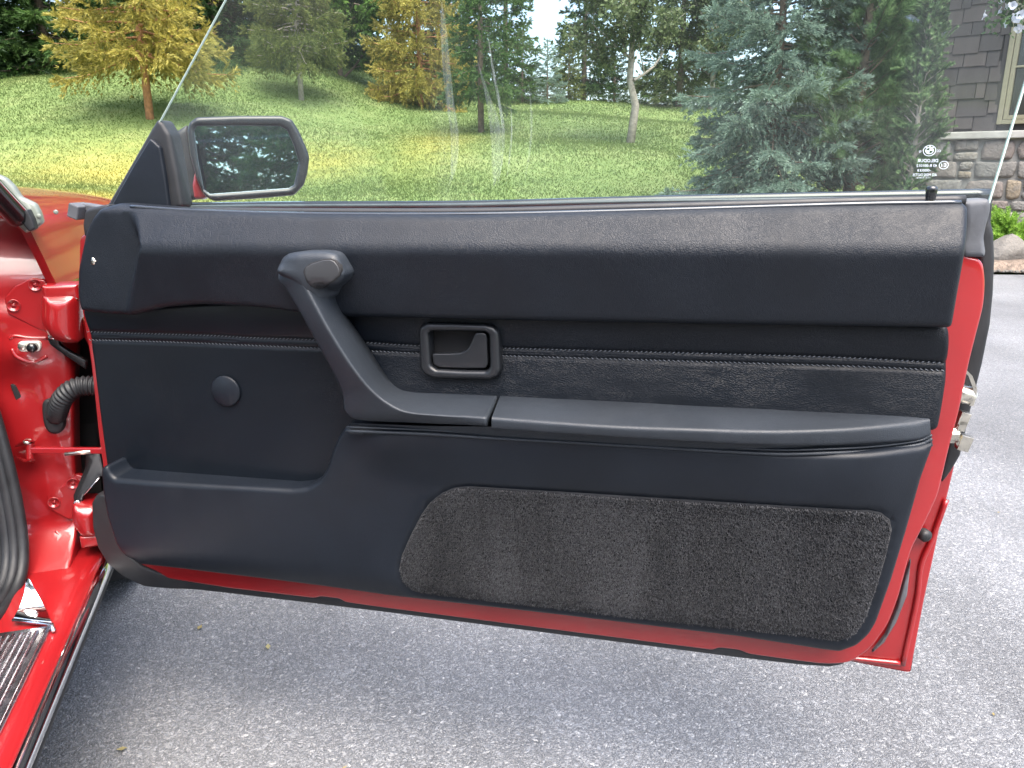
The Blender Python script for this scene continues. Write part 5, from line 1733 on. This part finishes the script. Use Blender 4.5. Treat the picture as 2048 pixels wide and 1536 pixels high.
# broad-leaved and sparse trees
def broadleaf(seed, H, trunk_h, spread, levels, leaves, ls, r0):
    rng = np.random.default_rng(seed)
    wood, bw, lv = MB(), MB(), Leaves()
    wood.tube([(0, 0, -0.3), (0.02 * H, 0, trunk_h * 0.6), (0.0, 0.01 * H, trunk_h), (0.01 * H, 0, H * 0.7), (0, 0, H)], [r0 * 1.2, r0, r0 * 0.85, r0 * 0.4, 0.01], 9)
    tips = []
    def grow(p, d, L, r, lev):
        n_ = 5
        pts = [p]
        for i in range(n_):
            d = d + rng.normal(0, 0.12, 3) + np.array([0, 0, 0.05]); d = d / np.linalg.norm(d)
            pts.append(pts[-1] + d * L / n_)
        bw.tube([tuple(x) for x in pts], [r * (1 - 0.7 * i / n_) for i in range(n_ + 1)], 5 if lev < 2 else 3, cap=False)
        if lev >= levels:
            for x in pts[1:]: tips.append(x)
            return
        if lev >= levels - 1: tips.extend(pts[2:])
        for i in range(int(rng.integers(3, 6))):
            k_ = int(rng.integers(1, n_ + 1))
            dd = d + rng.normal(0, 0.65, 3); dd = dd / np.linalg.norm(dd)
            grow(pts[k_], dd, L * rng.uniform(0.45, 0.7), r * 0.5, lev + 1)
    for i in range(13):
        h = trunk_h + (H - trunk_h) * (i / 13) * 0.92
        az = i * 2.4 + rng.normal(0, 0.3)
        d = np.array([math.cos(az), math.sin(az), rng.uniform(0.35, 1.0)]); d /= np.linalg.norm(d)
        grow(np.array([0.01 * H, 0, h]), d, spread * (1 - 0.6 * i / 13) * rng.uniform(0.7, 1.1), r0 * 0.42, 1)
    tips = np.array(tips)
    pick = rng.integers(0, len(tips), leaves)
    c_ = tips[pick] + rng.normal(0, 0.11, (leaves, 3))
    d1 = unit(rng.normal(0, 1, (leaves, 3)) + np.array([[0, 0, -0.4]]))
    d2 = unit(np.cross(d1, rng.normal(0, 1, (leaves, 3))))
    L = (ls * rng.uniform(0.6, 1.3, leaves))[:, None]
    tint = np.clip(0.25 * np.sin(pick * 0.13) + 0.5 + rng.normal(0, 0.2, leaves), 0, 1)
    lv.tris(c_, c_ + d1 * L * 0.5 + d2 * L * 0.3, c_ + d1 * L, tint)
    lv.tris(c_, c_ + d1 * L, c_ + d1 * L * 0.5 - d2 * L * 0.3, tint)
    return wood, bw, lv
q = ground_hit(1258, 286)
tb = tree_obj('slender_tree', broadleaf(31, 6.5, 1.3, 1.5, 3, 17000, 0.10, 0.085), M['bark_pale'], M['larch'], 'slender tree with pale bare stem and thin airy leaves on the lawn', 'tree')
place(tb, q[0], q[1], 0.4)
q = at_depth(690, 27.5)
tc = tree_obj('broadleaf_tree', broadleaf(33, 7.0, 0.4, 2.3, 3, 40000, 0.19, 0.10), M['bark'], M['leaf'], 'bright green broad-leaved tree on the crest beside the sun-tinted spruce', 'tree')
place(tc, q[0], q[1], 0.4, 1.05, 0.5)
q = at_depth(1420, 27)
td_ = copy_tree(tb, 'airy brown-tinged tree behind the edge of the blue spruce')
place(td_, q[0], q[1], 2.0, 1.2, 0.6)
q = at_depth(1740, 17)
te = copy_tree(t4, 'dark green spruce behind the house-side pine', M['dark_fir']); place(te, q[0], q[1], 1.4, 1.05, 1.0)
q = at_depth(1900, 21)
tf = copy_tree(t4, 'green spruce behind the house corner', M['green_fir']); place(tf, q[0], q[1], 5.0, 1.0, 0.5)

# soft pine with long needles beside the blue spruce
def pine_mesh(seed, H, Rb, z0, nb):
    rng = np.random.default_rng(seed)
    wood, bw, lv = MB(), MB(), Leaves()
    wood.tube([(0, 0, -0.2), (0.03, 0, H * 0.4), (0, 0.03, H)], [0.075, 0.055, 0.01], 9)
    for i in range(nb):
        f = (i + rng.random()) / nb
        h = z0 + (H - z0) * f
        L = Rb * (1 - 0.75 * f) * rng.uniform(0.6, 1.1)
        az = i * 2.39996 + rng.normal(0, 0.3); el = 0.25 + 0.5 * f + rng.normal(0, 0.12)
        d = np.array([math.cos(az) * math.cos(el), math.sin(az) * math.cos(el), math.sin(el)])
        p0 = np.array([0, 0, h])
        pts = [p0 + d * L * t_ + np.array([0, 0, 0.18 * L * t_ ** 2]) for t_ in np.linspace(0, 1, 6)]
        bw.tube([tuple(p) for p in pts], [0.014 * (1 - 0.75 * k_ / 5) for k_ in range(6)], 5, cap=False)
        ntw = int(5 + 9 * L)
        for j in range(ntw):
            s = rng.uniform(0.3, 1.0)
            b0_ = p0 + d * L * s + np.array([0, 0, 0.18 * L * s * s])
            dd = unit(d + rng.normal(0, 0.55, 3) + np.array([0, 0, 0.35]))
            tl_ = rng.uniform(0.12, 0.34)
            m_ = 9
            bs = b0_[None] + dd[None] * (tl_ * np.linspace(0.1, 1, m_))[:, None]
            needles(lv, rng, bs, np.tile(dd[None], (m_, 1)), 0.12, 0.0075, 9, np.clip(rng.uniform(0.2, 0.8) + rng.normal(0, 0.1, m_), 0, 1), 0.12, 0.85)
    return wood, bw, lv
q = at_depth(1712, 9.7)
tp_ = tree_obj('soft_pine', pine_mesh(41, 4.4, 1.0, 0.30, 100), M['bark'], M['pine'], 'feathery long-needled pine between the blue spruce and the young fir', 'tree')
place(tp_, q[0], q[1], 0.3)
q = at_depth(1775, 11.5)
place(copy_tree(tp_, 'dark feathery pine behind the young fir', M['dark_fir']), q[0], q[1], 2.6, 1.2)

# young upright fir, bottle-brush shoots
def fir_mesh(seed, H, Rb):
    rng = np.random.default_rng(seed)
    wood, bw, lv = MB(), MB(), Leaves()
    wood.tube([(0, 0, -0.2), (0.02, 0, H * 0.4), (-0.01, 0.01, H * 0.8), (0, 0, H)], [0.035, 0.026, 0.014, 0.006], 8)
    nb = 95
    for i in range(nb):
        f = (i + rng.random()) / nb
        h = 0.25 + (H - 0.3) * f
        L = Rb * (0.55 + 0.6 * math.sin(math.pi * min(1, f * 1.15))) * rng.uniform(0.55, 1.15) * (1 - 0.45 * f ** 3)
        az = i * 2.39996 + rng.normal(0, 0.3); el = 0.72 + rng.normal(0, 0.18)
        d = np.array([math.cos(az) * math.cos(el), math.sin(az) * math.cos(el), math.sin(el)])
        p0 = np.array([0, 0, h])
        bw.tube([tuple(p0), tuple(p0 + d * L * 0.6), tuple(p0 + d * L)], [0.008, 0.006, 0.003], 5, cap=False)
        for j in range(int(3 + 9 * L / Rb)):
            s = rng.uniform(0.35, 1.0)
            b0_ = p0 + d * L * s
            dd = unit(d * 0.8 + rng.normal(0, 0.5, 3) + np.array([0, 0, 0.2]))
            tl_ = rng.uniform(0.07, 0.17)
            m_ = 12
            bs = b0_[None] + dd[None] * (tl_ * np.linspace(0.0, 1, m_))[:, None]
            tint = rng.uniform(0.1, 0.95)
            needles(lv, rng, bs, np.tile(dd[None], (m_, 1)), 0.034, 0.008, 9, np.full(m_, tint), 0.0, 1.3)
    return wood, bw, lv
q = at_depth(1838, 8.6)
tg = tree_obj('young_fir', fir_mesh(51, 2.75, 0.31), M['bark_pale'], M['bright_fir'], 'young upright fir with fresh green bottlebrush shoots in front of the house', 'tree')
place(tg, q[0], q[1], 0.8)

# lime-green low shrub by the boulder
def shrub_mesh(seed, R):
    rng = np.random.default_rng(seed)
    wood, bw, lv = MB(), MB(), Leaves()
    wood.tube([(0, 0, -0.1), (0, 0, 0.12)], [0.03, 0.02], 6)
    for i in range(90):
        d = unit(rng.normal(0, 1, 3) * np.array([1, 1, 0.6]) + np.array([0, 0, 0.35])); L = R * rng.uniform(0.6, 1.05)
        p0 = np.array([0, 0, 0.06])
        bw.tube([tuple(p0), tuple(p0 + d * L)], [0.005, 0.002], 3, cap=False)
        for j in range(9):
            dd = unit(d + rng.normal(0, 0.45, 3)); b0_ = p0 + d * L * rng.uniform(0.35, 1)
            m_ = 6
            bs = b0_[None] + dd[None] * (0.11 * np.linspace(0, 1, m_))[:, None]
            needles(lv, rng, bs, np.tile(dd[None], (m_, 1)), 0.03, 0.009, 6, np.full(m_, rng.uniform(0.1, 0.95)), 0, 1.0)
    return wood, bw, lv
q = at_depth(2052, 7.9)
sh = tree_obj('low_shrub', shrub_mesh(61, 0.34), M['bark'], M['lime'], 'low lime-green needled shrub beside the boulder at the stone wall', 'shrub')
place(sh, q[0], q[1], 0, 1.0, -0.14)
q = at_depth(1800, 9.0)
sh2 = copy_tree(sh, 'dark green low shrub at the foot of the young fir', M['dark_fir']); place(sh2, q[0], q[1], 1.0, 1.1, 0)

# the wood behind the photographer, seen in the door mirror
for i, (x, y, s, rz, src) in enumerate(((-8.5, -13, 1.1, 0.2, 4), (-4.6, -15, 1.5, 1.9, 8), (-2.6, -17, 1.1, 4.4, 4), (0.6, -15.5, 1.5, 2.7, 8), (-1.0, -21, 1.5, 0.9, 8), (4.6, -13.5, 1.1, 5.2, 4), (8.5, -16, 1.2, 3.3, 4), (2.6, -18, 1.2, 1.2, 4))):
    o = copy_tree(t4 if src == 4 else t8, 'broad dark spruce in the row behind the driveway, seen in the door mirror' if src == 4 else 'narrow open spruce in the row behind the driveway, seen in the door mirror', M['green_fir'])
    o['group'] = 'broad spruces behind the driveway' if src == 4 else 'narrow spruces behind the driveway'
    w_ = 0.85 if src == 4 else 0.9
    o.location = (x, y, float(terr(x, y)) - 0.5); o.rotation_euler = (0, 0, rz); o.scale = (s * w_, s * w_, s)

# ------------------------------------------------------------ house
WDIR = np.array([math.sin(R_(130)), math.cos(R_(130)), 0.0])      # along the wall, towards the viewer
WNRM = np.array([-WDIR[1] * -1, 0, 0])
WNRM = np.array([WDIR[1], -WDIR[0], 0.0])
if WNRM[1] > 0: WNRM = -WNRM
HP = np.array([0.6034 * 9.3, 9.3, 0.0])
def wl(p):
    q = p - HP
    return (float(q @ WDIR), float(q @ WNRM), float(p[2]))
def H3(px, py, off=0.0):
    return wl(hit_plane(px, py, HP + WNRM * off, WNRM))
house = empty('house')
HM = Matrix(((WDIR[0], -WNRM[0], 0, HP[0]), (WDIR[1], -WNRM[1], 0, HP[1]), (0, 0, 1, 0), (0, 0, 0, 1)))
house.matrix_world = HM
tag(house, 'brown shingled house with field-stone base and tan-framed window', 'house')
# local: x along wall, y into the house, z up
def hh(s, off, z): return (s, -off, z)
LZ = H3(2000, 262)[2]                        # underside of the shingles / top of ledge
xL = H3(1868, 240)[0]
xW0 = H3(1993, 250)[0]                       # window outer left edge
zW0 = H3(1995, 249)[2]
xR = xW0 + 3.2
ZT = 3.7
wm = MB()
# wall behind the shingles with the window opening left free
wW, wH = 1.05, 1.35
def slab(m, x0, x1, z0, z1, d0, d1):
    m.box(((x0 + x1) / 2, -(d0 + d1) / 2, (z0 + z1) / 2), (x1 - x0, abs(d1 - d0), z1 - z0))
slab(wm, xL, xW0 + 0.03, LZ, ZT, -0.25, -0.012)
slab(wm, xW0 + 0.03, xW0 + wW, LZ, zW0 + 0.02, -0.25, -0.012)
slab(wm, xW0 + 0.03, xW0 + wW, zW0 + wH, ZT, -0.25, -0.012)
slab(wm, xW0 + wW, xR, LZ, ZT, -0.25, -0.012)
wm.box((xL + 0.12, 2.2, (LZ + ZT) / 2), (0.24, 4.0, ZT - LZ))
wall = wm.build('wall', M['fascia'], house, smooth=False)
# shingles, each one its own piece
rngs = random.Random(4)
row_h = 0.168
protos = []
def shingle_mesh(w, hgt):
    m = MB()
    v_ = [(-w / 2, -0.004, 0), (w / 2, -0.004, 0), (w / 2, -0.028, 0), (-w / 2, -0.028, 0), (-w / 2, -0.001, hgt), (w / 2, -0.001, hgt), (w / 2, -0.007, hgt), (-w / 2, -0.007, hgt)]
    m.add(v_, [(0, 3, 2, 1), (4, 5, 6, 7), (3, 7, 6, 2), (0, 1, 5, 4), (0, 4, 7, 3), (1, 2, 6, 5)])
    me = new_mesh('shingle', m.v, m.f, False)
    me.materials.append(M['shingle'])
    return me
widths = [0.10, 0.13, 0.16, 0.19, 0.23, 0.27, 0.32]
protos = [shingle_mesh(w - 0.010, row_h + 0.05) for w in widths]
cnt = 0
r = 0
z = LZ + 0.004
while z < 3.45:
    x = xL - rngs.uniform(0, 0.08)
    x = max(x, xL)
    lim = xW0 - 0.045 if zW0 - 0.1 < z + row_h and z < zW0 + wH + 0.05 else xW0 + 0.5
    while x < lim - 0.05 and cnt < 290:
        k = rngs.randrange(len(widths)); w = widths[k]
        if x + w > lim: 
            k = max([j for j in range(len(widths)) if x + widths[j] <= lim + 0.035] or [0]); w = widths[k]
        o = bpy.data.objects.new('shingle', protos[k]); COL.objects.link(o); o.parent = house
        o.location = (x + w / 2, -0.001 - rngs.uniform(0, 0.004), z + rngs.choice((0, 0, 0.030, 0.045, 0.018)))
        x += w; cnt += 1
    z += row_h; r += 1
# corner and window trim boards
slab2 = MB(); slab(slab2, xW0 - 0.045, xW0, LZ, zW0 + wH, -0.01, 0.024)
slab2.build('window_board', M['fascia'], house, smooth=False)
win = MB()
for (x0, x1, z0, z1, d0, d1) in ((xW0, xW0 + 0.05, zW0, zW0 + wH, -0.05, 0.045), (xW0 + wW - 0.05, xW0 + wW, zW0, zW0 + wH, -0.05, 0.045), (xW0 + 0.05, xW0 + wW - 0.05, zW0, zW0 + 0.045, -0.05, 0.044), (xW0 + 0.05, xW0 + wW - 0.05, zW0 + wH - 0.05, zW0 + wH, -0.05, 0.044)):
    slab(win, x0, x1, z0, z1, d0, d1)
wo = win.build('window', M['frame_tan'], house, smooth=False, bevel=0.004)
w2 = MB()
for (x0, x1, z0, z1) in ((xW0 + 0.055, xW0 + 0.10, zW0 + 0.05, zW0 + wH - 0.055), (xW0 + wW - 0.10, xW0 + wW - 0.055, zW0 + 0.05, zW0 + wH - 0.055), (xW0 + 0.10, xW0 + wW - 0.10, zW0 + 0.05, zW0 + 0.095), (xW0 + 0.10, xW0 + wW - 0.10, zW0 + wH - 0.10, zW0 + wH - 0.055), (xW0 + 0.10, xW0 + wW - 0.10, zW0 + 0.60, zW0 + 0.622)):
    slab(w2, x0, x1, z0, z1, -0.06, 0.02)
w2.build('sash', M['frame_tan'], wo, smooth=False, bevel=0.003)
for z0, z1 in ((zW0 + 0.095, zW0 + 0.60), (zW0 + 0.622, zW0 + wH - 0.10)):
    p_ = MB(); slab(p_, xW0 + 0.10, xW0 + wW - 0.10, z0, z1, -0.045, -0.040)
    p_.build('pane', M['pane'], wo, smooth=False)
# ledge
lg = MB(); slab(lg, xL - 0.05, xR, LZ - 0.085, LZ - 0.001, -0.2, 0.11)
lg.build('ledge', M['ledge'], house, smooth=False, bevel=0.012)
# stone base
bs = MB(); slab(bs, xL - 0.02, xR, -0.3, LZ - 0.087, -0.2, 0.03)
base = bs.build('stone_base', M['mortar'], house, smooth=False)
rs = random.Random(12)
def stone_mesh(w, h_, seed):
    r_ = random.Random(seed)
    pts = []
    for i, (px_, pz_) in enumerate(((1, 0), (1, 1), (0, 1), (-1, 1), (-1, 0), (-1, -1), (0, -1), (1, -1))):
        k_ = r_.uniform(0.80, 1.0) if px_ and pz_ else r_.uniform(0.92, 1.02)
        pts.append(((px_ * k_ + r_.uniform(-0.05, 0.05)) * w / 2, (pz_ * k_ + r_.uniform(-0.07, 0.07)) * h_ / 2))
    pts = fillet(pts, 0.02, 2)
    n_ = len(pts)
    rows_ = []
    for d_, s_ in ((0.0, 1.0), (0.022, 0.99), (0.034, 0.945), (0.038 + r_.uniform(0, 0.008), 0.70)):
        rows_.append([(p[0] * s_, -d_ - r_.uniform(0, 0.005), p[1] * s_) for p in pts])
    m = MB().loft(rows_, closed=True)
    nb_ = len(m.v)
    m.v.append((0, -0.040, 0)); 
    for i in range(n_): m.f.append((3 * n_ + i, 3 * n_ + (i + 1) % n_, nb_))
    me = new_mesh('stone', m.v, m.f, True); me.materials.append(M['stone'])
    return me
zz = LZ - 0.09
ri = 0
while zz > -0.12:
    h_ = rs.choice((0.12, 0.16, 0.20, 0.24))
    x = xL - 0.02
    while x < xL + 3.6:
        w = rs.choice((0.16, 0.22, 0.28, 0.36, 0.44))
        parts_ = [(h_, 0)]
        if w < 0.3 and h_ > 0.19 and rs.random() < 0.45:
            parts_ = [(h_ * 0.55, h_ * 0.45), (h_ * 0.45, 0)]
        for hp_, off_ in parts_:
            o = bpy.data.objects.new('stone', stone_mesh(w - 0.014, hp_ - 0.014, rs.randrange(10 ** 6))); COL.objects.link(o); o.parent = base
            o.location = (x + w / 2, -0.025, zz - h_ + off_ + hp_ / 2)
        x += w
    zz -= h_
# eaves, roof and downpipe
ev = MB(); slab(ev, xL - 0.5, xR, ZT - 0.02, ZT + 0.16, -0.3, 0.62)
eo = ev.build('eave', M['fascia'], house, smooth=False)
rf = MB(); rf.add([(xL - 0.6, -0.75, ZT + 0.16), (xR, -0.75, ZT + 0.16), (xR, 3.0, ZT + 1.9), (xL - 0.6, 3.0, ZT + 1.9), (xL - 0.6, -0.75, ZT + 0.24), (xR, -0.75, ZT + 0.24), (xR, 3.0, ZT + 1.98), (xL - 0.6, 3.0, ZT + 1.98)], [(0, 1, 2, 3), (7, 6, 5, 4), (0, 4, 5, 1), (1, 5, 6, 2), (2, 6, 7, 3), (3, 7, 4, 0)])
rf.build('roof', M['fascia'], house, smooth=False)
dp = catmull([(xL - 0.42, -0.68, ZT - 0.02), (xL - 0.42, -0.66, ZT - 0.2), H3(1740, -25, 0.62), H3(1775, 12, 0.52), H3(1835, 42, 0.28), H3(1880, 62, 0.12), H3(1893, 90, 0.085), H3(1885, 240, 0.085)], 8)
MB().tube(dp, 0.046, 14).build('downpipe', M['gutter'], house)

# planting bed, boulders and pebbles in front of the base
bed = MB()
bp_ = [(4.0, 7.16), (4.5, 7.18), (5.3, 7.0), (6.2, 6.36), (7.2, 5.4), (8.4, 6.5), (6.6, 8.8), (5.2, 9.8), (4.0, 10.4), (3.6, 9.0)]
bv = [(x, y, 0.015) for x, y in bp_]
cx_, cy_ = np.mean(np.array(bp_), 0)
bv += [(cx_ + (x - cx_) * 0.9, cy_ + (y - cy_) * 0.9, 0.10) for x, y in bp_] + [(cx_, cy_, 0.16)]
n_ = len(bp_)
bed.add(bv, [(i, (i + 1) % n_, n_ + (i + 1) % n_, n_ + i) for i in range(n_)] + [(n_ + i, n_ + (i + 1) % n_, 2 * n_) for i in range(n_)])
bo_ = bed.build('planting_bed', M['mulch'], smooth=True); tag(bo_, kind='structure')

def rock(seed, sx, sy, sz):
    rg = np.random.default_rng(seed)
    import bmesh
    bm = bmesh.new()
    bmesh.ops.create_icosphere(bm, subdivisions=3, radius=1)
    pl = unit(rg.normal(0, 1, (11, 3))); dd = rg.uniform(0.62, 0.92, 11)
    for v_ in bm.verts:
        p = np.array(v_.co)
        for i in range(11):
            e2 = p @ pl[i] - dd[i]
            if e2 > 0: p = p - pl[i] * e2 * 0.92
        p = p * np.array([sx, sy, sz]); v_.co = Vector(p)
    me = bpy.data.meshes.new('boulder'); bm.to_mesh(me); bm.free()
    me.polygons.foreach_set('use_smooth', [True] * len(me.polygons)); me.set_sharp_from_angle(angle=R_(28))
    return me
M['rock'] = stone_mat('boulder', [(0.1, (0.10, 0.094, 0.082)), (0.5, (0.13, 0.12, 0.106)), (0.9, (0.16, 0.146, 0.125))])
for i, (px, dep, sx, sy, sz, zz_, lab) in enumerate(((2008, 7.45, 0.21, 0.18, 0.22, 0.14, 'big angular grey boulder at the driveway edge below the stone wall'),
        (2075, 7.5, 0.17, 0.15, 0.13, 0.08, 'flat tan boulder at the driveway edge under the lime-green shrub'),
        (1960, 7.6, 0.16, 0.15, 0.12, 0.07, 'low brown boulder at the driveway edge behind the open door'))):
    x = (px - 1024) / FPX * (dep * math.cos(PITCH) + 0.75 * math.sin(PITCH))
    o = link('boulder', rock(70 + i, sx, sy, sz), M['rock']); o.location = (x, dep, zz_); o.rotation_euler = (0, 0, i * 1.3)
    tag(o, lab, 'boulder', 'boulders edging the driveway')
rgp = np.random.default_rng(8)
pb = []
pvs, pfs = [], []
mbp = MB()
pm = rock(99, 1, 1, 1)
pv = np.array([v_.co[:] for v_ in pm.vertices]); pf = [tuple(p.vertices) for p in pm.polygons]
import bmesh
bm = bmesh.new(); bmesh.ops.create_icosphere(bm, subdivisions=1, radius=1)
pv = np.array([v_.co[:] for v_ in bm.verts]); pf = [tuple(v_.index for v_ in f_.verts) for f_ in bm.faces]; bm.free()
for i in range(420):
    t_ = rgp.random()
    k_ = t_ * (len(top) - 1)
    x = rgp.uniform(4.0, 6.6); y = np.interp(x, [p[0] for p in top], [p[1] for p in top]) + abs(rgp.normal(0, 0.18)) - 0.02
    s = rgp.uniform(0.008, 0.032)
    mbp.add(pv * np.array([s, s, s * 0.6]) * rgp.uniform(0.7, 1.2, 3) + np.array([x, y, 0.02 + s * 0.3]), pf)
po = mbp.build('pebbles', M['rock'], smooth=False); tag(po, 'loose pebbles scattered along the planting bed edge', 'pebbles', kind='stuff')

# hanging basket of white flowers by the window
bk_y = 7.0
bz = CAM_H + 0.215 * bk_y
bx = (2072 - 1024) / FPX * (bk_y * math.cos(PITCH) - (bz - CAM_H) * math.sin(PITCH))
hb_ = empty('hanging_basket', (bx, bk_y, bz))
tag(hb_, 'hanging basket of white and violet flowers trailing in front of the window', 'hanging basket')
rows_ = [[(r_ * math.cos(a), r_ * math.sin(a), z_) for a in np.linspace(0, 2 * math.pi, 25)[:-1]] for r_, z_ in ((0.001, -0.16), (0.08, -0.155), (0.14, -0.10), (0.175, 0.0), (0.16, 0.0), (0.001, -0.02))]
MB().loft(rows_, closed=True).build('bowl', M['basket'], hb_)
wz = ZT - bz
wr_ = MB()
for a in (0.3, 2.4, 4.5):
    wr_.tube([(0.17 * math.cos(a), 0.17 * math.sin(a), 0.0), (0, 0, 0.45)], 0.003, 5)
wr_.tube([(0, 0, 0.45), (0, 0, wz + 0.05)], 0.003, 5)
wr_.build('hanger', M['steel'], hb_)
rg = np.random.default_rng(14)
lv = Leaves()
k = 900
th = rg.uniform(0, 2 * np.pi, k); ph = rg.uniform(-0.55, 0.25, k); rr = rg.uniform(0.1, 0.34, k)
c_ = np.stack([rr * np.cos(th), rr * np.sin(th), ph * (0.35 + rr)], 1)
d1 = unit(rg.normal(0, 1, (k, 3)) + np.array([[0, 0, -0.5]])); d2 = unit(np.cross(d1, rg.normal(0, 1, (k, 3)))); Lf = rg.uniform(0.03, 0.06, k)[:, None]
tn = rg.random(k)
lv.tris(c_, c_ + d1 * Lf * 0.5 + d2 * Lf * 0.3, c_ + d1 * Lf, tn); lv.tris(c_, c_ + d1 * Lf, c_ + d1 * Lf * 0.5 - d2 * Lf * 0.3, tn)
link('leaves', lv.mesh('leaves'), M['dark_fir'], hb_)
def flower(r_):
    m = MB()
    n_ = 25
    rim = [(r_ * (0.82 + 0.18 * abs(math.cos(2.5 * t_))) * math.cos(t_), r_ * (0.82 + 0.18 * abs(math.cos(2.5 * t_))) * math.sin(t_), r_ * (0.18 + 0.08 * math.sin(5 * t_))) for t_ in np.linspace(0, 2 * math.pi, n_ + 1)[:-1]]
    mid = [(0.45 * r_ * math.cos(t_), 0.45 * r_ * math.sin(t_), 0.05 * r_) for t_ in np.linspace(0, 2 * math.pi, n_ + 1)[:-1]]
    cen_ = [(0.08 * r_ * math.cos(t_), 0.08 * r_ * math.sin(t_), -0.5 * r_) for t_ in np.linspace(0, 2 * math.pi, n_ + 1)[:-1]]
    m.loft([rim, mid, cen_], closed=True)
    return m
fm = flower(0.040)
fme = new_mesh('flower', fm.v, fm.f, True); fme.materials.append(M['petal'])
fme2 = fme.copy(); fme2.materials.clear(); fme2.materials.append(M['purple'])
for i in range(46):
    a = rg.uniform(0, 2 * np.pi); r_ = rg.uniform(0.18, 0.36); z_ = rg.uniform(-0.34, 0.10)
    me = fme2 if rg.random() < 0.22 else fme
    o = bpy.data.objects.new('flower', me); COL.objects.link(o); o.parent = hb_
    o.location = (r_ * math.cos(a), r_ * math.sin(a), z_)
    dv = Vector((math.cos(a) + rg.normal(0, 0.4), math.sin(a) + rg.normal(0, 0.4), 0.25 + rg.normal(0, 0.35)))
    o.rotation_euler = dv.to_track_quat('Z', 'Y').to_euler()
    s = rg.uniform(0.75, 1.15) * (0.7 if me is fme2 else 1); o.scale = (s, s, s)

# a few leaf flakes and needles blown on to the asphalt
rg = np.random.default_rng(23)
lf = Leaves()
k = 46
xx = rg.uniform(-0.7, 2.6, k); yy = rg.uniform(0.75, 3.2, k)
c_ = np.stack([xx, yy, np.full(k, 0.004)], 1)
an = rg.uniform(0, 2 * np.pi, k)
d1 = np.stack([np.cos(an), np.sin(an), rg.uniform(0, 0.3, k)], 1); d2 = np.stack([-np.sin(an), np.cos(an), rg.uniform(-0.1, 0.3, k)], 1)
Lf = rg.uniform(0.008, 0.020, k)[:, None]; Wf = Lf * rg.uniform(0.12, 0.45, k)[:, None]
tn = rg.random(k)
lf.tris(c_, c_ + d1 * Lf * 0.5 + d2 * Wf, c_ + d1 * Lf, tn); lf.tris(c_, c_ + d1 * Lf, c_ + d1 * Lf * 0.5 - d2 * Wf, tn)
M['litter'] = foliage('dry leaf', [(0.1, (0.14, 0.09, 0.04)), (0.5, (0.22, 0.17, 0.07)), (0.9, (0.30, 0.28, 0.14))], trans=0.1)
tag(link('leaf_litter', lf.mesh('leaf_litter'), M['litter']), 'tiny dry leaf flakes scattered on the asphalt', 'leaf litter', kind='stuff')
